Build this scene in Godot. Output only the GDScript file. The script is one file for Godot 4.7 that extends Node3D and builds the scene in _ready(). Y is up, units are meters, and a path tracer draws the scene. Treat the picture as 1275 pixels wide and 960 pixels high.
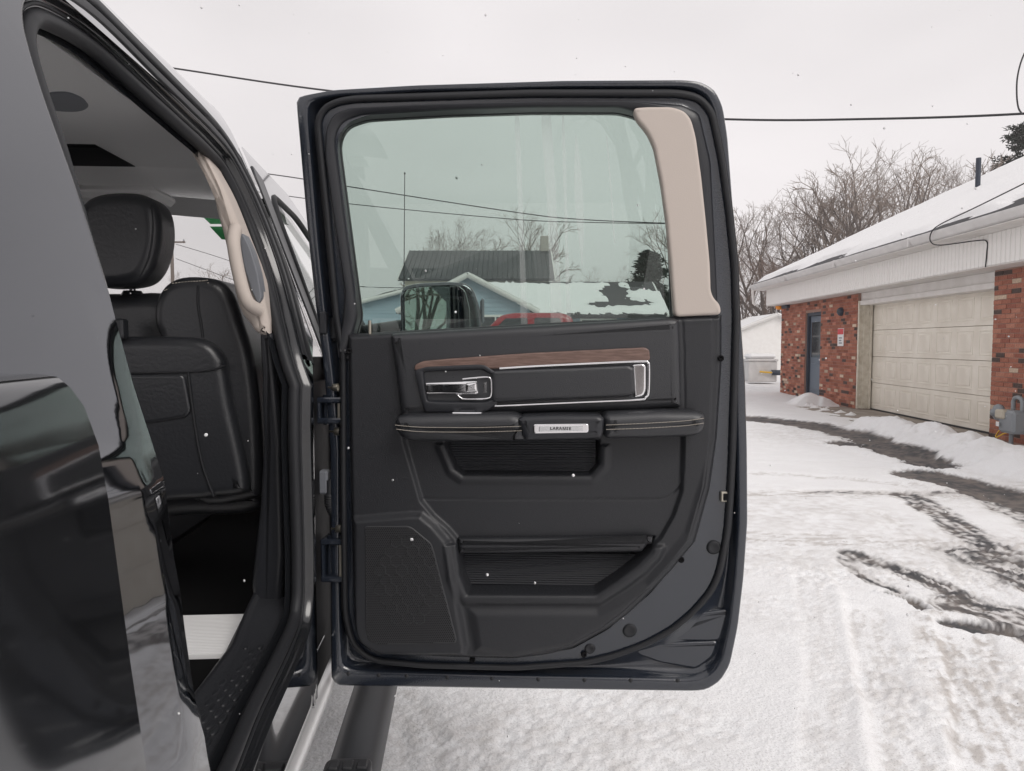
extends Node3D
# Units are metres, y is up. The camera stands at the origin and looks along -z.

var M := {}
var noise := FastNoiseLite.new()
var rng := RandomNumberGenerator.new()


# ---------------------------------------------------------------- mesh building
class MB:
	var v := PackedVector3Array()
	var uv := PackedVector2Array()
	var col := PackedColorArray()
	var ix := PackedInt32Array()

	func add(p: Vector3, t := Vector2.ZERO, c := Color.WHITE) -> int:
		v.append(p)
		uv.append(t)
		col.append(c)
		return v.size() - 1

	func tri(a: int, b: int, c: int) -> void:
		ix.append(a)
		ix.append(b)
		ix.append(c)

	func face(p: Array, c := Color.WHITE) -> void:   # flat polygon fan of its own vertices
		var first := v.size()
		for q in p:
			add(q, Vector2.ZERO, c)
		for i in range(1, p.size() - 1):
			tri(first, first + i, first + i + 1)

	func box(lo: Vector3, hi: Vector3, c := Color.WHITE) -> void:
		var a := lo
		var b := hi
		face([Vector3(a.x, a.y, b.z), Vector3(a.x, b.y, b.z), Vector3(b.x, b.y, b.z), Vector3(b.x, a.y, b.z)], c)
		face([Vector3(b.x, a.y, a.z), Vector3(b.x, b.y, a.z), Vector3(a.x, b.y, a.z), Vector3(a.x, a.y, a.z)], c)
		face([Vector3(b.x, a.y, b.z), Vector3(b.x, b.y, b.z), Vector3(b.x, b.y, a.z), Vector3(b.x, a.y, a.z)], c)
		face([Vector3(a.x, a.y, a.z), Vector3(a.x, b.y, a.z), Vector3(a.x, b.y, b.z), Vector3(a.x, a.y, b.z)], c)
		face([Vector3(a.x, b.y, b.z), Vector3(a.x, b.y, a.z), Vector3(b.x, b.y, a.z), Vector3(b.x, b.y, b.z)], c)
		face([Vector3(a.x, a.y, a.z), Vector3(a.x, a.y, b.z), Vector3(b.x, a.y, b.z), Vector3(b.x, a.y, a.z)], c)

	func soft_box(lo: Vector3, hi: Vector3, r: float) -> void:   # a box with chamfered edges
		var mid := (lo + hi) / 2.0
		var h := (hi - lo) / 2.0
		r = minf(r, minf(h.x, minf(h.y, h.z)) * 0.9)
		var axes := [Vector3.RIGHT, Vector3.UP, Vector3.BACK]
		for k in 3:
			var n: Vector3 = axes[k]
			var a: Vector3 = axes[(k + 1) % 3]
			var b: Vector3 = axes[(k + 2) % 3]
			var hn := h[k]
			var ha := h[(k + 1) % 3]
			var hb := h[(k + 2) % 3]
			for s in [-1.0, 1.0]:
				var o: Vector3 = mid + n * hn * s
				var q := [o - a * (ha - r) - b * (hb - r), o + a * (ha - r) - b * (hb - r), o + a * (ha - r) + b * (hb - r), o - a * (ha - r) + b * (hb - r)]
				if s > 0:
					q.reverse()
				face(q)
			for sa in [-1.0, 1.0]:
				for sb in [-1.0, 1.0]:
					var p1: Vector3 = mid + a * ha * sa + b * (hb - r) * sb
					var p2: Vector3 = mid + a * (ha - r) * sa + b * hb * sb
					var e := n * (hn - r)
					var q2 := [p1 - e, p1 + e, p2 + e, p2 - e]
					if sa * sb < 0:
						q2.reverse()
					face(q2)
		for sx in [-1.0, 1.0]:
			for sy in [-1.0, 1.0]:
				for sz in [-1.0, 1.0]:
					var c := mid + Vector3(h.x * sx, h.y * sy, h.z * sz)
					var q3 := [c - Vector3(0, r * sy, r * sz), c - Vector3(r * sx, 0, r * sz), c - Vector3(r * sx, r * sy, 0)]
					if sx * sy * sz > 0:
						q3.reverse()
					face(q3)

	func grid(rows: Array, closed := false, flip := false, uvs := []) -> void:   # smooth sheet through rows of points
		var first := v.size()
		var n: int = rows[0].size()
		for i in rows.size():
			for j in n:
				add(rows[i][j], uvs[i][j] if uvs.size() else Vector2(float(j) / maxf(1, n - 1), float(i) / maxf(1, rows.size() - 1)))
		for i in rows.size() - 1:
			for j in (n if closed else n - 1):
				var j2 := (j + 1) % n
				var a := first + i * n + j
				var b := first + i * n + j2
				var c := first + (i + 1) * n + j2
				var d := first + (i + 1) * n + j
				if flip:
					tri(a, c, b)
					tri(a, d, c)
				else:
					tri(a, b, c)
					tri(a, c, d)

	func tube(path: PackedVector3Array, r, sides := 8, cap := true, closed := false) -> void:
		var first := v.size()
		var n := path.size()
		var up := Vector3.ZERO
		for i in n:
			var t: Vector3
			if closed:
				t = path[(i + 1) % n] - path[(i - 1 + n) % n]
			else:
				t = path[mini(i + 1, n - 1)] - path[maxi(i - 1, 0)]
			t = t.normalized()
			if up == Vector3.ZERO:
				up = Vector3.UP if absf(t.y) < 0.9 else Vector3.RIGHT
			up = (up - t * up.dot(t)).normalized()
			var side := t.cross(up)
			var rad: float = r[i] if r is Array or r is PackedFloat32Array else r
			for k in sides:
				var a := TAU * k / sides
				add(path[i] + (up * cos(a) + side * sin(a)) * rad, Vector2(float(k) / sides, float(i) / n))
		for i in (n if closed else n - 1):
			for k in sides:
				var k2 := (k + 1) % sides
				var i2 := (i + 1) % n
				tri(first + i * sides + k, first + i2 * sides + k2, first + i * sides + k2)
				tri(first + i * sides + k, first + i2 * sides + k, first + i2 * sides + k2)
		if cap and not closed:
			for e in [0, n - 1]:
				var c := add(path[e])
				var q := []
				for k in sides:
					q.append(add(v[first + e * sides + k]))
				for k in sides:
					if e == 0:
						tri(c, q[k], q[(k + 1) % sides])
					else:
						tri(c, q[(k + 1) % sides], q[k])

	func lathe(profile: PackedVector2Array, at: Vector3, axis: Vector3, sides := 20) -> void:   # profile: radius, height along the axis
		var side := axis.cross(Vector3.RIGHT if absf(axis.x) < 0.8 else Vector3.UP).normalized()
		var other := axis.cross(side)
		var rows := []
		for p in profile:
			var row := PackedVector3Array()
			for k in sides:
				var a := TAU * k / sides
				row.append(at + axis * p.y + (side * cos(a) + other * sin(a)) * p.x)
			rows.append(row)
		grid(rows, true)

	func mesh(m: Material) -> ArrayMesh:
		var nor := PackedVector3Array()
		nor.resize(v.size())
		for t in range(0, ix.size(), 3):
			var a := v[ix[t]]
			var n := (v[ix[t + 2]] - a).cross(v[ix[t + 1]] - a)
			nor[ix[t]] += n
			nor[ix[t + 1]] += n
			nor[ix[t + 2]] += n
		for i in nor.size():
			nor[i] = nor[i].normalized() if nor[i].length_squared() > 1e-24 else Vector3.UP
		var arr := []
		arr.resize(Mesh.ARRAY_MAX)
		arr[Mesh.ARRAY_VERTEX] = v
		arr[Mesh.ARRAY_NORMAL] = nor
		arr[Mesh.ARRAY_TEX_UV] = uv
		arr[Mesh.ARRAY_COLOR] = col
		arr[Mesh.ARRAY_INDEX] = ix
		var am := ArrayMesh.new()
		am.add_surface_from_arrays(Mesh.PRIMITIVE_TRIANGLES, arr)
		am.surface_set_material(0, m)
		return am


# ---------------------------------------------------------------- 2-D outlines
func area2(p: PackedVector2Array) -> float:
	var s := 0.0
	for i in p.size():
		s += p[i].cross(p[(i + 1) % p.size()])
	return s / 2.0


func ccw(p: PackedVector2Array) -> PackedVector2Array:
	var q := p.duplicate()
	if area2(q) < 0:
		q.reverse()
	return q


func rounded(p: PackedVector2Array, r: float, seg := 4) -> PackedVector2Array:   # corners of a polygon cut round
	var out := PackedVector2Array()
	var n := p.size()
	for i in n:
		var a := p[(i - 1 + n) % n]
		var b := p[i]
		var c := p[(i + 1) % n]
		var d1 := (a - b)
		var d2 := (c - b)
		var cut := minf(r, minf(d1.length(), d2.length()) * 0.45)
		var s := b + d1.normalized() * cut
		var e := b + d2.normalized() * cut
		for k in seg + 1:
			var t := float(k) / seg
			out.append(s.lerp(b, t).lerp(b.lerp(e, t), t))
	return out


func smooth2(p: PackedVector2Array, per := 6, closed := true) -> PackedVector2Array:
	var out := PackedVector2Array()
	var n := p.size()
	for i in (n if closed else n - 1):
		var p0 := p[(i - 1 + n) % n] if closed else p[maxi(i - 1, 0)]
		var p1 := p[i]
		var p2 := p[(i + 1) % n]
		var p3 := p[(i + 2) % n] if closed else p[mini(i + 2, n - 1)]
		for k in per:
			out.append(p1.cubic_interpolate(p2, p0, p3, float(k) / per))
	if not closed:
		out.append(p[n - 1])
	return out


func inset(p: PackedVector2Array, d: float) -> PackedVector2Array:   # of a counter-clockwise outline, vertex by vertex
	var out := PackedVector2Array()
	var n := p.size()
	for i in n:
		var a := p[(i - 1 + n) % n]
		var b := p[i]
		var c := p[(i + 1) % n]
		var e1 := (b - a).normalized()
		var e2 := (c - b).normalized()
		var n1 := Vector2(-e1.y, e1.x)
		var n2 := Vector2(-e2.y, e2.x)
		var m := n1 + n2
		if m.length() < 0.05:
			m = n1
		m = m.normalized()
		out.append(b + m * d / maxf(0.45, m.dot(n1)))
	return out


func sdist(p: PackedVector2Array, q: Vector2) -> float:   # signed distance, negative inside
	var n := p.size()
	var best := 1e9
	var inside := false
	var b := p[n - 1]
	for i in n:
		var a := p[i]
		var e := b - a
		var w := q - a
		var t := clampf(w.dot(e) / maxf(e.length_squared(), 1e-12), 0.0, 1.0)
		best = minf(best, (w - e * t).length_squared())
		if (a.y > q.y) != (b.y > q.y) and q.x < (b.x - a.x) * (q.y - a.y) / (b.y - a.y) + a.x:
			inside = not inside
		b = a
	return -sqrt(best) if inside else sqrt(best)


func ldist(p: PackedVector2Array, q: Vector2) -> float:   # distance to an open line
	var best := 1e9
	for i in p.size() - 1:
		var e := p[i + 1] - p[i]
		var w := q - p[i]
		var t := clampf(w.dot(e) / maxf(e.length_squared(), 1e-12), 0.0, 1.0)
		best = minf(best, (w - e * t).length_squared())
	return sqrt(best)


func polar(loop: PackedVector2Array, c: Vector2, n: int) -> PackedVector2Array:   # the loop as seen from c at n even angles
	var out := PackedVector2Array()
	for k in n:
		var d := Vector2.from_angle(TAU * k / n)
		var far := 0.0
		for i in loop.size():
			var a := loop[i] - c
			var e := loop[(i + 1) % loop.size()] - c - a
			var den := d.cross(e)
			if absf(den) < 1e-9:
				continue
			var t := a.cross(e) / den
			var s := a.cross(d) / den
			if t > 0 and s >= -1e-6 and s <= 1.0 + 1e-6:
				far = maxf(far, t)
		out.append(c + d * far)
	return out


func plain(u: float, v: float, w: float) -> Vector3:
	return Vector3(u, v, w)


# A slab with a rounded rim: outline p, from depth w0 up to w1, rim radius r; map lays (u, v, w) into the parent's axes.
func pad(mb: MB, p: PackedVector2Array, w0: float, w1: float, r: float, map: Callable, segs := 4, back := false) -> void:
	p = ccw(p)
	var rings := []
	var heights := []
	rings.append(p)
	heights.append(w0)
	for k in segs + 1:
		var a := PI / 2 * k / segs
		rings.append(inset(p, r * (1.0 - cos(a))))
		heights.append(w1 - (r - r * sin(a)) * signf(w1 - w0))
	rings.append(inset(p, r * 1.35))
	heights.append(w1)
	var rows := []
	for k in rings.size():
		var row := PackedVector3Array()
		for q in rings[k]:
			row.append(map.call(q.x, q.y, heights[k]))
		rows.append(row)
	var base := mb.v.size()
	mb.grid(rows, true, w1 > w0)
	for i in range(base, mb.v.size()):
		var q: Vector2 = rings[(i - base) / p.size()][(i - base) % p.size()]
		mb.uv[i] = q
	var first := base + (rings.size() - 1) * p.size()
	var cap := Geometry2D.triangulate_polygon(rings[rings.size() - 1])
	if cap.is_empty():
		cap = Geometry2D.triangulate_polygon(p)
	for t in range(0, cap.size(), 3):
		var e := PackedInt32Array([cap[t], cap[t + 1], cap[t + 2]])
		var last: PackedVector2Array = rings[rings.size() - 1]
		var turn := (last[e[1]] - last[e[0]]).cross(last[e[2]] - last[e[0]])
		if (turn > 0) == (w1 > w0):
			mb.tri(first + e[0], first + e[2], first + e[1])
		else:
			mb.tri(first + e[0], first + e[1], first + e[2])
	if back:
		var f2 := mb.v.size()
		for q in p:
			mb.add(map.call(q.x, q.y, w0))
		var cap2 := Geometry2D.triangulate_polygon(p)
		for t in range(0, cap2.size(), 3):
			var turn2 := (p[cap2[t + 1]] - p[cap2[t]]).cross(p[cap2[t + 2]] - p[cap2[t]])
			if (turn2 > 0) == (w1 > w0):
				mb.tri(f2 + cap2[t], f2 + cap2[t + 1], f2 + cap2[t + 2])
			else:
				mb.tri(f2 + cap2[t], f2 + cap2[t + 2], f2 + cap2[t + 1])


func sheet(mb: MB, p: PackedVector2Array, w: float, thick: float, map: Callable) -> void:   # a thin plate with square edges
	pad(mb, p, w - thick, w, minf(0.0005, thick * 0.4), map, 1, true)


# ---------------------------------------------------------------- objects
func slot(parent: Node) -> Node:   # a thing holds parts, a part holds sub-parts, and there it ends
	var chain := [parent]
	while chain[-1] != self:
		chain.append(chain[-1].get_parent())
	return chain[maxi(0, chain.size() - 3)]


func part(called: String, mb: MB, m: Material, parent: Node, label := "") -> MeshInstance3D:
	var o := MeshInstance3D.new()
	o.name = called
	o.mesh = mb.mesh(m)
	if label:
		o.set_meta("label", label)
	slot(parent).add_child(o, true)
	return o


func reuse(called: String, mesh: Mesh, parent: Node, at: Transform3D, m: Material = null) -> MeshInstance3D:
	var o := MeshInstance3D.new()
	o.name = called
	o.mesh = mesh
	o.transform = at
	if m:
		o.material_override = m
	slot(parent).add_child(o, true)
	return o


func tag(o: Node, label: String, category: String, group := "") -> Node:
	o.set_meta("label", label)
	o.set_meta("category", category)
	if group:
		o.set_meta("group", group)
	return o


func thing(called: String, label: String, category: String, at := Vector3.ZERO, turn := 0.0, group := "") -> Node3D:
	var o := Node3D.new()
	o.name = called
	o.position = at
	o.rotation.y = turn
	add_child(o, true)
	tag(o, label, category, group)
	return o


func joint(called: String, parent: Node, at := Vector3.ZERO, turn := 0.0) -> Node3D:   # a part that is made of sub-parts
	if parent.get_parent() != self:   # under a part its pieces are sub-parts already
		return slot(parent)
	var o := Node3D.new()
	o.name = called
	o.position = at
	o.rotation.y = turn
	parent.add_child(o, true)
	return o


# ---------------------------------------------------------------- materials
func mat(called: String, c: Color, rough: float, metal := 0.0, spec := 0.5) -> StandardMaterial3D:
	var m := StandardMaterial3D.new()
	m.resource_name = called
	m.albedo_color = c.linear_to_srgb()
	m.roughness = rough
	m.metallic = metal
	m.metallic_specular = spec
	M[called] = m
	return m


func noise_tex(freq: float, kind: int, size := 256, oct := 4) -> NoiseTexture2D:
	var n := FastNoiseLite.new()
	n.noise_type = kind
	n.frequency = freq
	n.fractal_octaves = oct
	n.seed = 7
	var t := NoiseTexture2D.new()
	t.width = size
	t.height = size
	t.seamless = true
	t.noise = n
	return t


func relief(m: StandardMaterial3D, tex: Texture2D, scale: float, cm: float) -> void:
	m.uv1_triplanar = true
	m.uv1_scale = Vector3.ONE * scale
	m.heightmap_enabled = true
	m.heightmap_texture = tex
	m.heightmap_scale = cm


func mottled(m: StandardMaterial3D, a: Color, b: Color, freq: float, scale: float) -> void:   # colour varied by patches of matter
	var t := noise_tex(freq, FastNoiseLite.TYPE_SIMPLEX_SMOOTH)
	var g := Gradient.new()
	g.colors = PackedColorArray([a.linear_to_srgb(), b.linear_to_srgb()])
	t.color_ramp = g
	m.albedo_color = Color.WHITE
	m.albedo_texture = t
	m.uv1_triplanar = true
	m.uv1_scale = Vector3.ONE * scale


func make_materials() -> void:
	var grain := noise_tex(0.09, FastNoiseLite.TYPE_CELLULAR)
	var rough_snow := noise_tex(0.035, FastNoiseLite.TYPE_SIMPLEX_SMOOTH, 512, 6)
	var sheen := noise_tex(0.02, FastNoiseLite.TYPE_SIMPLEX_SMOOTH, 256, 4)
	var shg := Gradient.new()
	shg.colors = PackedColorArray([Color(0.45, 0.45, 0.45), Color(0.85, 0.85, 0.85)])
	sheen.color_ramp = shg
	var fine := noise_tex(0.12, FastNoiseLite.TYPE_SIMPLEX_SMOOTH)
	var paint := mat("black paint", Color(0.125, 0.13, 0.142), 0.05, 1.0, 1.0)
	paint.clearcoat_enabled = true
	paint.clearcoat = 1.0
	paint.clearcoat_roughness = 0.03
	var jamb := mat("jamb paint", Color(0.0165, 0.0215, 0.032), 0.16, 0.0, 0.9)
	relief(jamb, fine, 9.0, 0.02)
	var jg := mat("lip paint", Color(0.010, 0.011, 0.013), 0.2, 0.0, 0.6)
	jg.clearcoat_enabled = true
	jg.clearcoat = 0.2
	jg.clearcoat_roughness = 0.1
	relief(mat("moulded plastic", Color(0.0205, 0.0218, 0.0255), 0.46, 0.0, 0.5), grain, 22.0, 0.025)
	relief(mat("leather", Color(0.021, 0.0225, 0.0265), 0.37, 0.0, 0.6), grain, 30.0, 0.035)
	relief(mat("seat leather", Color(0.021, 0.0225, 0.0265), 0.36, 0.0, 0.6), noise_tex(0.05, FastNoiseLite.TYPE_SIMPLEX_SMOOTH, 256, 3), 7.0, 0.03)
	for called in ["moulded plastic", "leather"]:
		var worn: StandardMaterial3D = M[called]
		worn.roughness_texture = sheen
		worn.roughness = minf(1.0, worn.roughness * 1.5)
	mat("satin plastic", Color(0.022, 0.0235, 0.028), 0.34)
	mat("rubber", Color(0.022, 0.023, 0.026), 0.5, 0.0, 0.4)
	mat("print and hole shade", Color(0.008, 0.008, 0.009), 0.7, 0.0, 0.2)  # black of the lettering, also painted into holes as their shade
	mat("grille", Color(0.034, 0.035, 0.038), 0.5)
	mat("pillar shade", Color(0.010, 0.010, 0.011), 0.6, 0.0, 0.2)  # near black that paints in the shade on the hinge pillar
	mat("step coating", Color(0.010, 0.012, 0.016), 0.42, 0.0, 0.4)
	mat("grey trim", Color(0.12, 0.12, 0.12), 0.7)
	mat("privacy glass", Color(0.012, 0.013, 0.014), 0.06)
	var film_paint := mat("filmed paint", Color(0.06, 0.063, 0.069), 0.085, 0.85, 0.9)
	film_paint.clearcoat_enabled = true
	film_paint.clearcoat = 0.5
	film_paint.clearcoat_roughness = 0.06
	mat("chrome", Color(0.86, 0.86, 0.87), 0.07, 1.0)
	mat("brushed metal", Color(0.72, 0.73, 0.74), 0.25, 1.0)
	mat("salted trim", Color(0.80, 0.80, 0.80), 0.38, 0.55)
	mat("zinc", Color(0.5, 0.47, 0.4), 0.4, 1.0)
	mat("stitch thread", Color(0.5, 0.46, 0.4), 0.9)
	relief(mat("beige trim", Color(0.575, 0.51, 0.46), 0.6, 0.0, 0.3), grain, 20.0, 0.015)
	relief(mat("headliner", Color(0.84, 0.84, 0.84), 0.95, 0.0, 0.1), fine, 30.0, 0.03)
	relief(mat("carpet", Color(0.018, 0.018, 0.019), 1.0, 0.0, 0.1), fine, 40.0, 0.3)
	mat("white mat", Color(0.82, 0.82, 0.82), 0.6)
	mat("grey plastic", Color(0.17, 0.18, 0.20), 0.5)
	# walnut strip: long streaks
	var wood := mat("wood", Color(1, 1, 1), 0.35)
	var wn := FastNoiseLite.new()
	wn.noise_type = FastNoiseLite.TYPE_SIMPLEX_SMOOTH
	wn.frequency = 1.0
	wn.fractal_octaves = 3
	var wi := Image.create(1024, 128, false, Image.FORMAT_RGB8)
	for y in 128:
		for x in 1024:
			var g := 0.5 + 0.5 * wn.get_noise_2d(x * 0.006, y * 0.16 + 0.5 * wn.get_noise_2d(x * 0.004, 40.0))
			var k := 0.5 + 0.5 * wn.get_noise_2d(x * 0.02 + 300.0, y * 0.6)
			var c := Color(0.075, 0.043, 0.033).lerp(Color(0.27, 0.175, 0.145), clampf(g * 0.75 + k * 0.35 - 0.05, 0, 1))
			wi.set_pixel(x, y, c.linear_to_srgb())
	wood.albedo_texture = ImageTexture.create_from_image(wi)
	wood.uv1_scale = Vector3(3.0, 12.0, 1)
	# tinted glass of the open door (a solid pane) and the thin panes of the cab
	var g1 := mat("tinted glass", Color(0.515, 0.62, 0.57, 0.0), 0.0)
	g1.transparency = BaseMaterial3D.TRANSPARENCY_ALPHA
	g1.refraction_enabled = true
	g1.refraction_scale = 0.05
	var g2 := mat("cab glass", Color(0.45, 0.6, 0.5, 0.16), 0.02)
	g2.transparency = BaseMaterial3D.TRANSPARENCY_ALPHA
	var film := mat("dried drip film", Color(0.82, 0.86, 0.84, 0.2), 0.6)
	film.transparency = BaseMaterial3D.TRANSPARENCY_ALPHA
	mat("house glass", Color(0.03, 0.035, 0.04), 0.06, 0.0, 0.6)
	# buildings
	mat("mortar", Color(0.34, 0.22, 0.18), 0.95, 0.0, 0.2)
	var tones := [Color(0.34, 0.142, 0.10), Color(0.39, 0.168, 0.118), Color(0.30, 0.118, 0.086), Color(0.43, 0.20, 0.142), Color(0.10, 0.075, 0.068), Color(0.55, 0.43, 0.33)]
	for i in tones.size():
		var bm := mat("brick tone %d" % i, tones[i], 0.9, 0.0, 0.2)
		var c0: Color = tones[i]
		mottled(bm, c0 * 0.75, c0 * 1.25, 0.03, 3.0)
	var bw := mat("brickwork", Color(1, 1, 1), 0.9, 0.0, 0.2)
	bw.vertex_color_use_as_albedo = true
	mottled(mat("white siding", Color(0.74, 0.71, 0.68), 0.6), Color(0.80, 0.785, 0.76), Color(0.86, 0.85, 0.83), 0.02, 0.7)
	mottled(mat("soffit paint", Color(0.70, 0.67, 0.64), 0.7), Color(0.66, 0.64, 0.61), Color(0.78, 0.76, 0.74), 0.015, 0.6)
	mottled(mat("gutter metal", Color(0.68, 0.68, 0.68), 0.45), Color(0.55, 0.54, 0.53), Color(0.72, 0.71, 0.70), 0.02, 0.5)
	mottled(mat("cream door paint", Color(0.68, 0.62, 0.50), 0.5), Color(0.72, 0.67, 0.58), Color(0.88, 0.84, 0.755), 0.012, 0.5)
	mottled(mat("weathered board", Color(0.5, 0.45, 0.36), 0.8), Color(0.56, 0.51, 0.42), Color(0.76, 0.72, 0.63), 0.02, 1.2)
	mat("blue door paint", Color(0.115, 0.145, 0.185), 0.45)
	mat("dark blue frame", Color(0.025, 0.035, 0.055), 0.5)
	mottled(mat("concrete", Color(0.3, 0.27, 0.23), 0.85), Color(0.21, 0.18, 0.15), Color(0.37, 0.33, 0.29), 0.015, 0.5)
	var snow := mat("snow", Color(0.90, 0.90, 0.905), 0.75, 0.0, 0.3)
	relief(snow, fine, 1.6, 1.5)
	var ground := mat("ground snow", Color(1, 1, 1), 0.7, 0.0, 0.35)
	ground.vertex_color_use_as_albedo = true
	relief(ground, rough_snow, 2.3, 0.36)
	var speckle := noise_tex(0.045, FastNoiseLite.TYPE_SIMPLEX_SMOOTH, 1024, 6)
	var sg := Gradient.new()
	sg.offsets = PackedFloat32Array([0.0, 0.35, 0.55, 1.0])
	sg.colors = PackedColorArray([Color(0.52, 0.50, 0.485).linear_to_srgb(), Color(0.90, 0.896, 0.892).linear_to_srgb(), Color(0.98, 0.98, 0.98).linear_to_srgb(), Color(1, 1, 1)])
	speckle.color_ramp = sg
	ground.albedo_texture = speckle
	mat("pale blue siding", Color(0.36, 0.46, 0.53), 0.7)
	mat("cream siding", Color(0.62, 0.58, 0.50), 0.7)
	mat("white trim", Color(0.72, 0.71, 0.69), 0.6)
	mat("charcoal metal roof", Color(0.045, 0.047, 0.053), 0.5)
	mottled(mat("shingle", Color(0.05, 0.05, 0.055), 0.9), Color(0.03, 0.03, 0.034), Color(0.07, 0.07, 0.075), 0.05, 2.0)
	mottled(mat("chimney block", Color(0.42, 0.39, 0.35), 0.9), Color(0.34, 0.31, 0.28), Color(0.47, 0.44, 0.4), 0.05, 2.0)
	mat("red paint", Color(0.30, 0.018, 0.028), 0.2, 0.0, 0.6)
	mat("tyre", Color(0.02, 0.02, 0.02), 0.85)
	mat("bark", Color(0.145, 0.125, 0.115), 0.95, 0.0, 0.2)
	mat("twig", Color(0.28, 0.235, 0.205), 0.95, 0.0, 0.2)
	mat("brown twig", Color(0.20, 0.145, 0.12), 0.95, 0.0, 0.2)
	mat("needles", Color(0.022, 0.032, 0.026), 0.9, 0.0, 0.2)
	mat("cable black", Color(0.03, 0.03, 0.033), 0.7)
	mat("pole wood", Color(0.16, 0.13, 0.11), 0.9)
	mat("meter grey", Color(0.24, 0.26, 0.28), 0.5)
	mat("meter pale", Color(0.48, 0.44, 0.36), 0.5)
	mat("yellow plastic", Color(0.75, 0.45, 0.03), 0.4)
	mat("orange lens", Color(0.9, 0.32, 0.02), 0.3)
	mat("sign red", Color(0.6, 0.05, 0.06), 0.5)
	mat("sign white", Color(0.75, 0.75, 0.75), 0.5)
	mat("pale green tint", Color(0.02, 0.20, 0.06), 0.4)
	mat("mirror glass", Color(0.62, 0.66, 0.64), 0.01, 1.0)


# ---------------------------------------------------------------- the scene
func _ready() -> void:
	# camera
	var cam := Camera3D.new()
	cam.name = "camera"
	cam.position = Vector3(0, 1.33, 0)
	cam.rotation.x = -0.0565
	cam.fov = 55.1056
	cam.near = 0.05
	cam.far = 600.0
	add_child(cam)
	cam.current = true
	# overcast winter sky, computed
	noise.noise_type = FastNoiseLite.TYPE_SIMPLEX_SMOOTH
	noise.frequency = 1.0
	noise.fractal_octaves = 4
	noise.seed = 11
	rng.seed = 5
	var sky_image := Image.create(512, 256, false, Image.FORMAT_RGBF)
	for y in 256:
		var up := PI * (0.5 - (y + 0.5) / 256.0)
		for x in 512:
			var a := TAU * x / 512.0
			var d := Vector3(cos(a) * cos(up), sin(up), sin(a) * cos(up))
			var k := noise.get_noise_3d(d.x * 1.3, d.y * 3.2, d.z * 1.3)
			var c := Color(0.90, 0.862, 0.868).lerp(Color(0.83, 0.80, 0.81), clampf(d.y * 1.1, 0, 1))
			c = c * (1.0 + 0.16 * k)
			sky_image.set_pixel(x, y, c if d.y > -0.02 else Color(0.6, 0.59, 0.59))
	var sky_mat := PanoramaSkyMaterial.new()
	sky_mat.panorama = ImageTexture.create_from_image(sky_image)
	var sky := Sky.new()
	sky.sky_material = sky_mat
	var env := Environment.new()
	env.background_mode = Environment.BG_SKY
	env.sky = sky
	env.background_energy_multiplier = 0.865
	env.tonemap_mode = Environment.TONE_MAPPER_LINEAR
	env.tonemap_exposure = 1.18
	env.fog_enabled = true
	env.fog_density = 0.0018
	env.fog_light_color = Color(0.93, 0.91, 0.91)
	env.sdfgi_enabled = true
	env.ssao_enabled = true
	env.ssil_enabled = true
	var we := WorldEnvironment.new()
	we.name = "sky"
	we.environment = env
	add_child(we)
	# the sun behind the cloud: weak and very soft, high on the right behind the camera
	var sun := DirectionalLight3D.new()
	sun.name = "sun"
	sun.light_energy = 0.36
	sun.light_color = Color(1.0, 0.98, 0.96)
	sun.light_angular_distance = 30.0
	sun.shadow_enabled = true
	sun.rotation_degrees = Vector3(-42, 35, 0)
	add_child(sun)
	make_materials()
	build_ground()
	build_garage()
	build_far_houses()
	build_trees()
	build_cables()
	build_truck()
	build_small_things()


# ---------------------------------------------------------------- ground
var bare_lines := []     # [line, half width, depth of wear, tread]
var banks := []          # [line, half width, height]
var dirty := []         # [centre, radius, strength] of dirty, trodden snow
var crumbs := FastNoiseLite.new()
var soft := FastNoiseLite.new()


func nearest(p: PackedVector2Array, q: Vector2) -> Vector2:   # signed distance to a line, and how far along it
	var best := 1e9
	var out := Vector2(1e9, 0)
	var run := 0.0
	for i in p.size() - 1:
		var e := p[i + 1] - p[i]
		var l := e.length()
		var w := q - p[i]
		var t := clampf(w.dot(e) / (l * l), 0.0, 1.0)
		var d := (w - e * t).length()
		if d < best:
			best = d
			out = Vector2(d * (1.0 if e.cross(w) > 0 else -1.0), run + t * l)
		run += l
	return out

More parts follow.
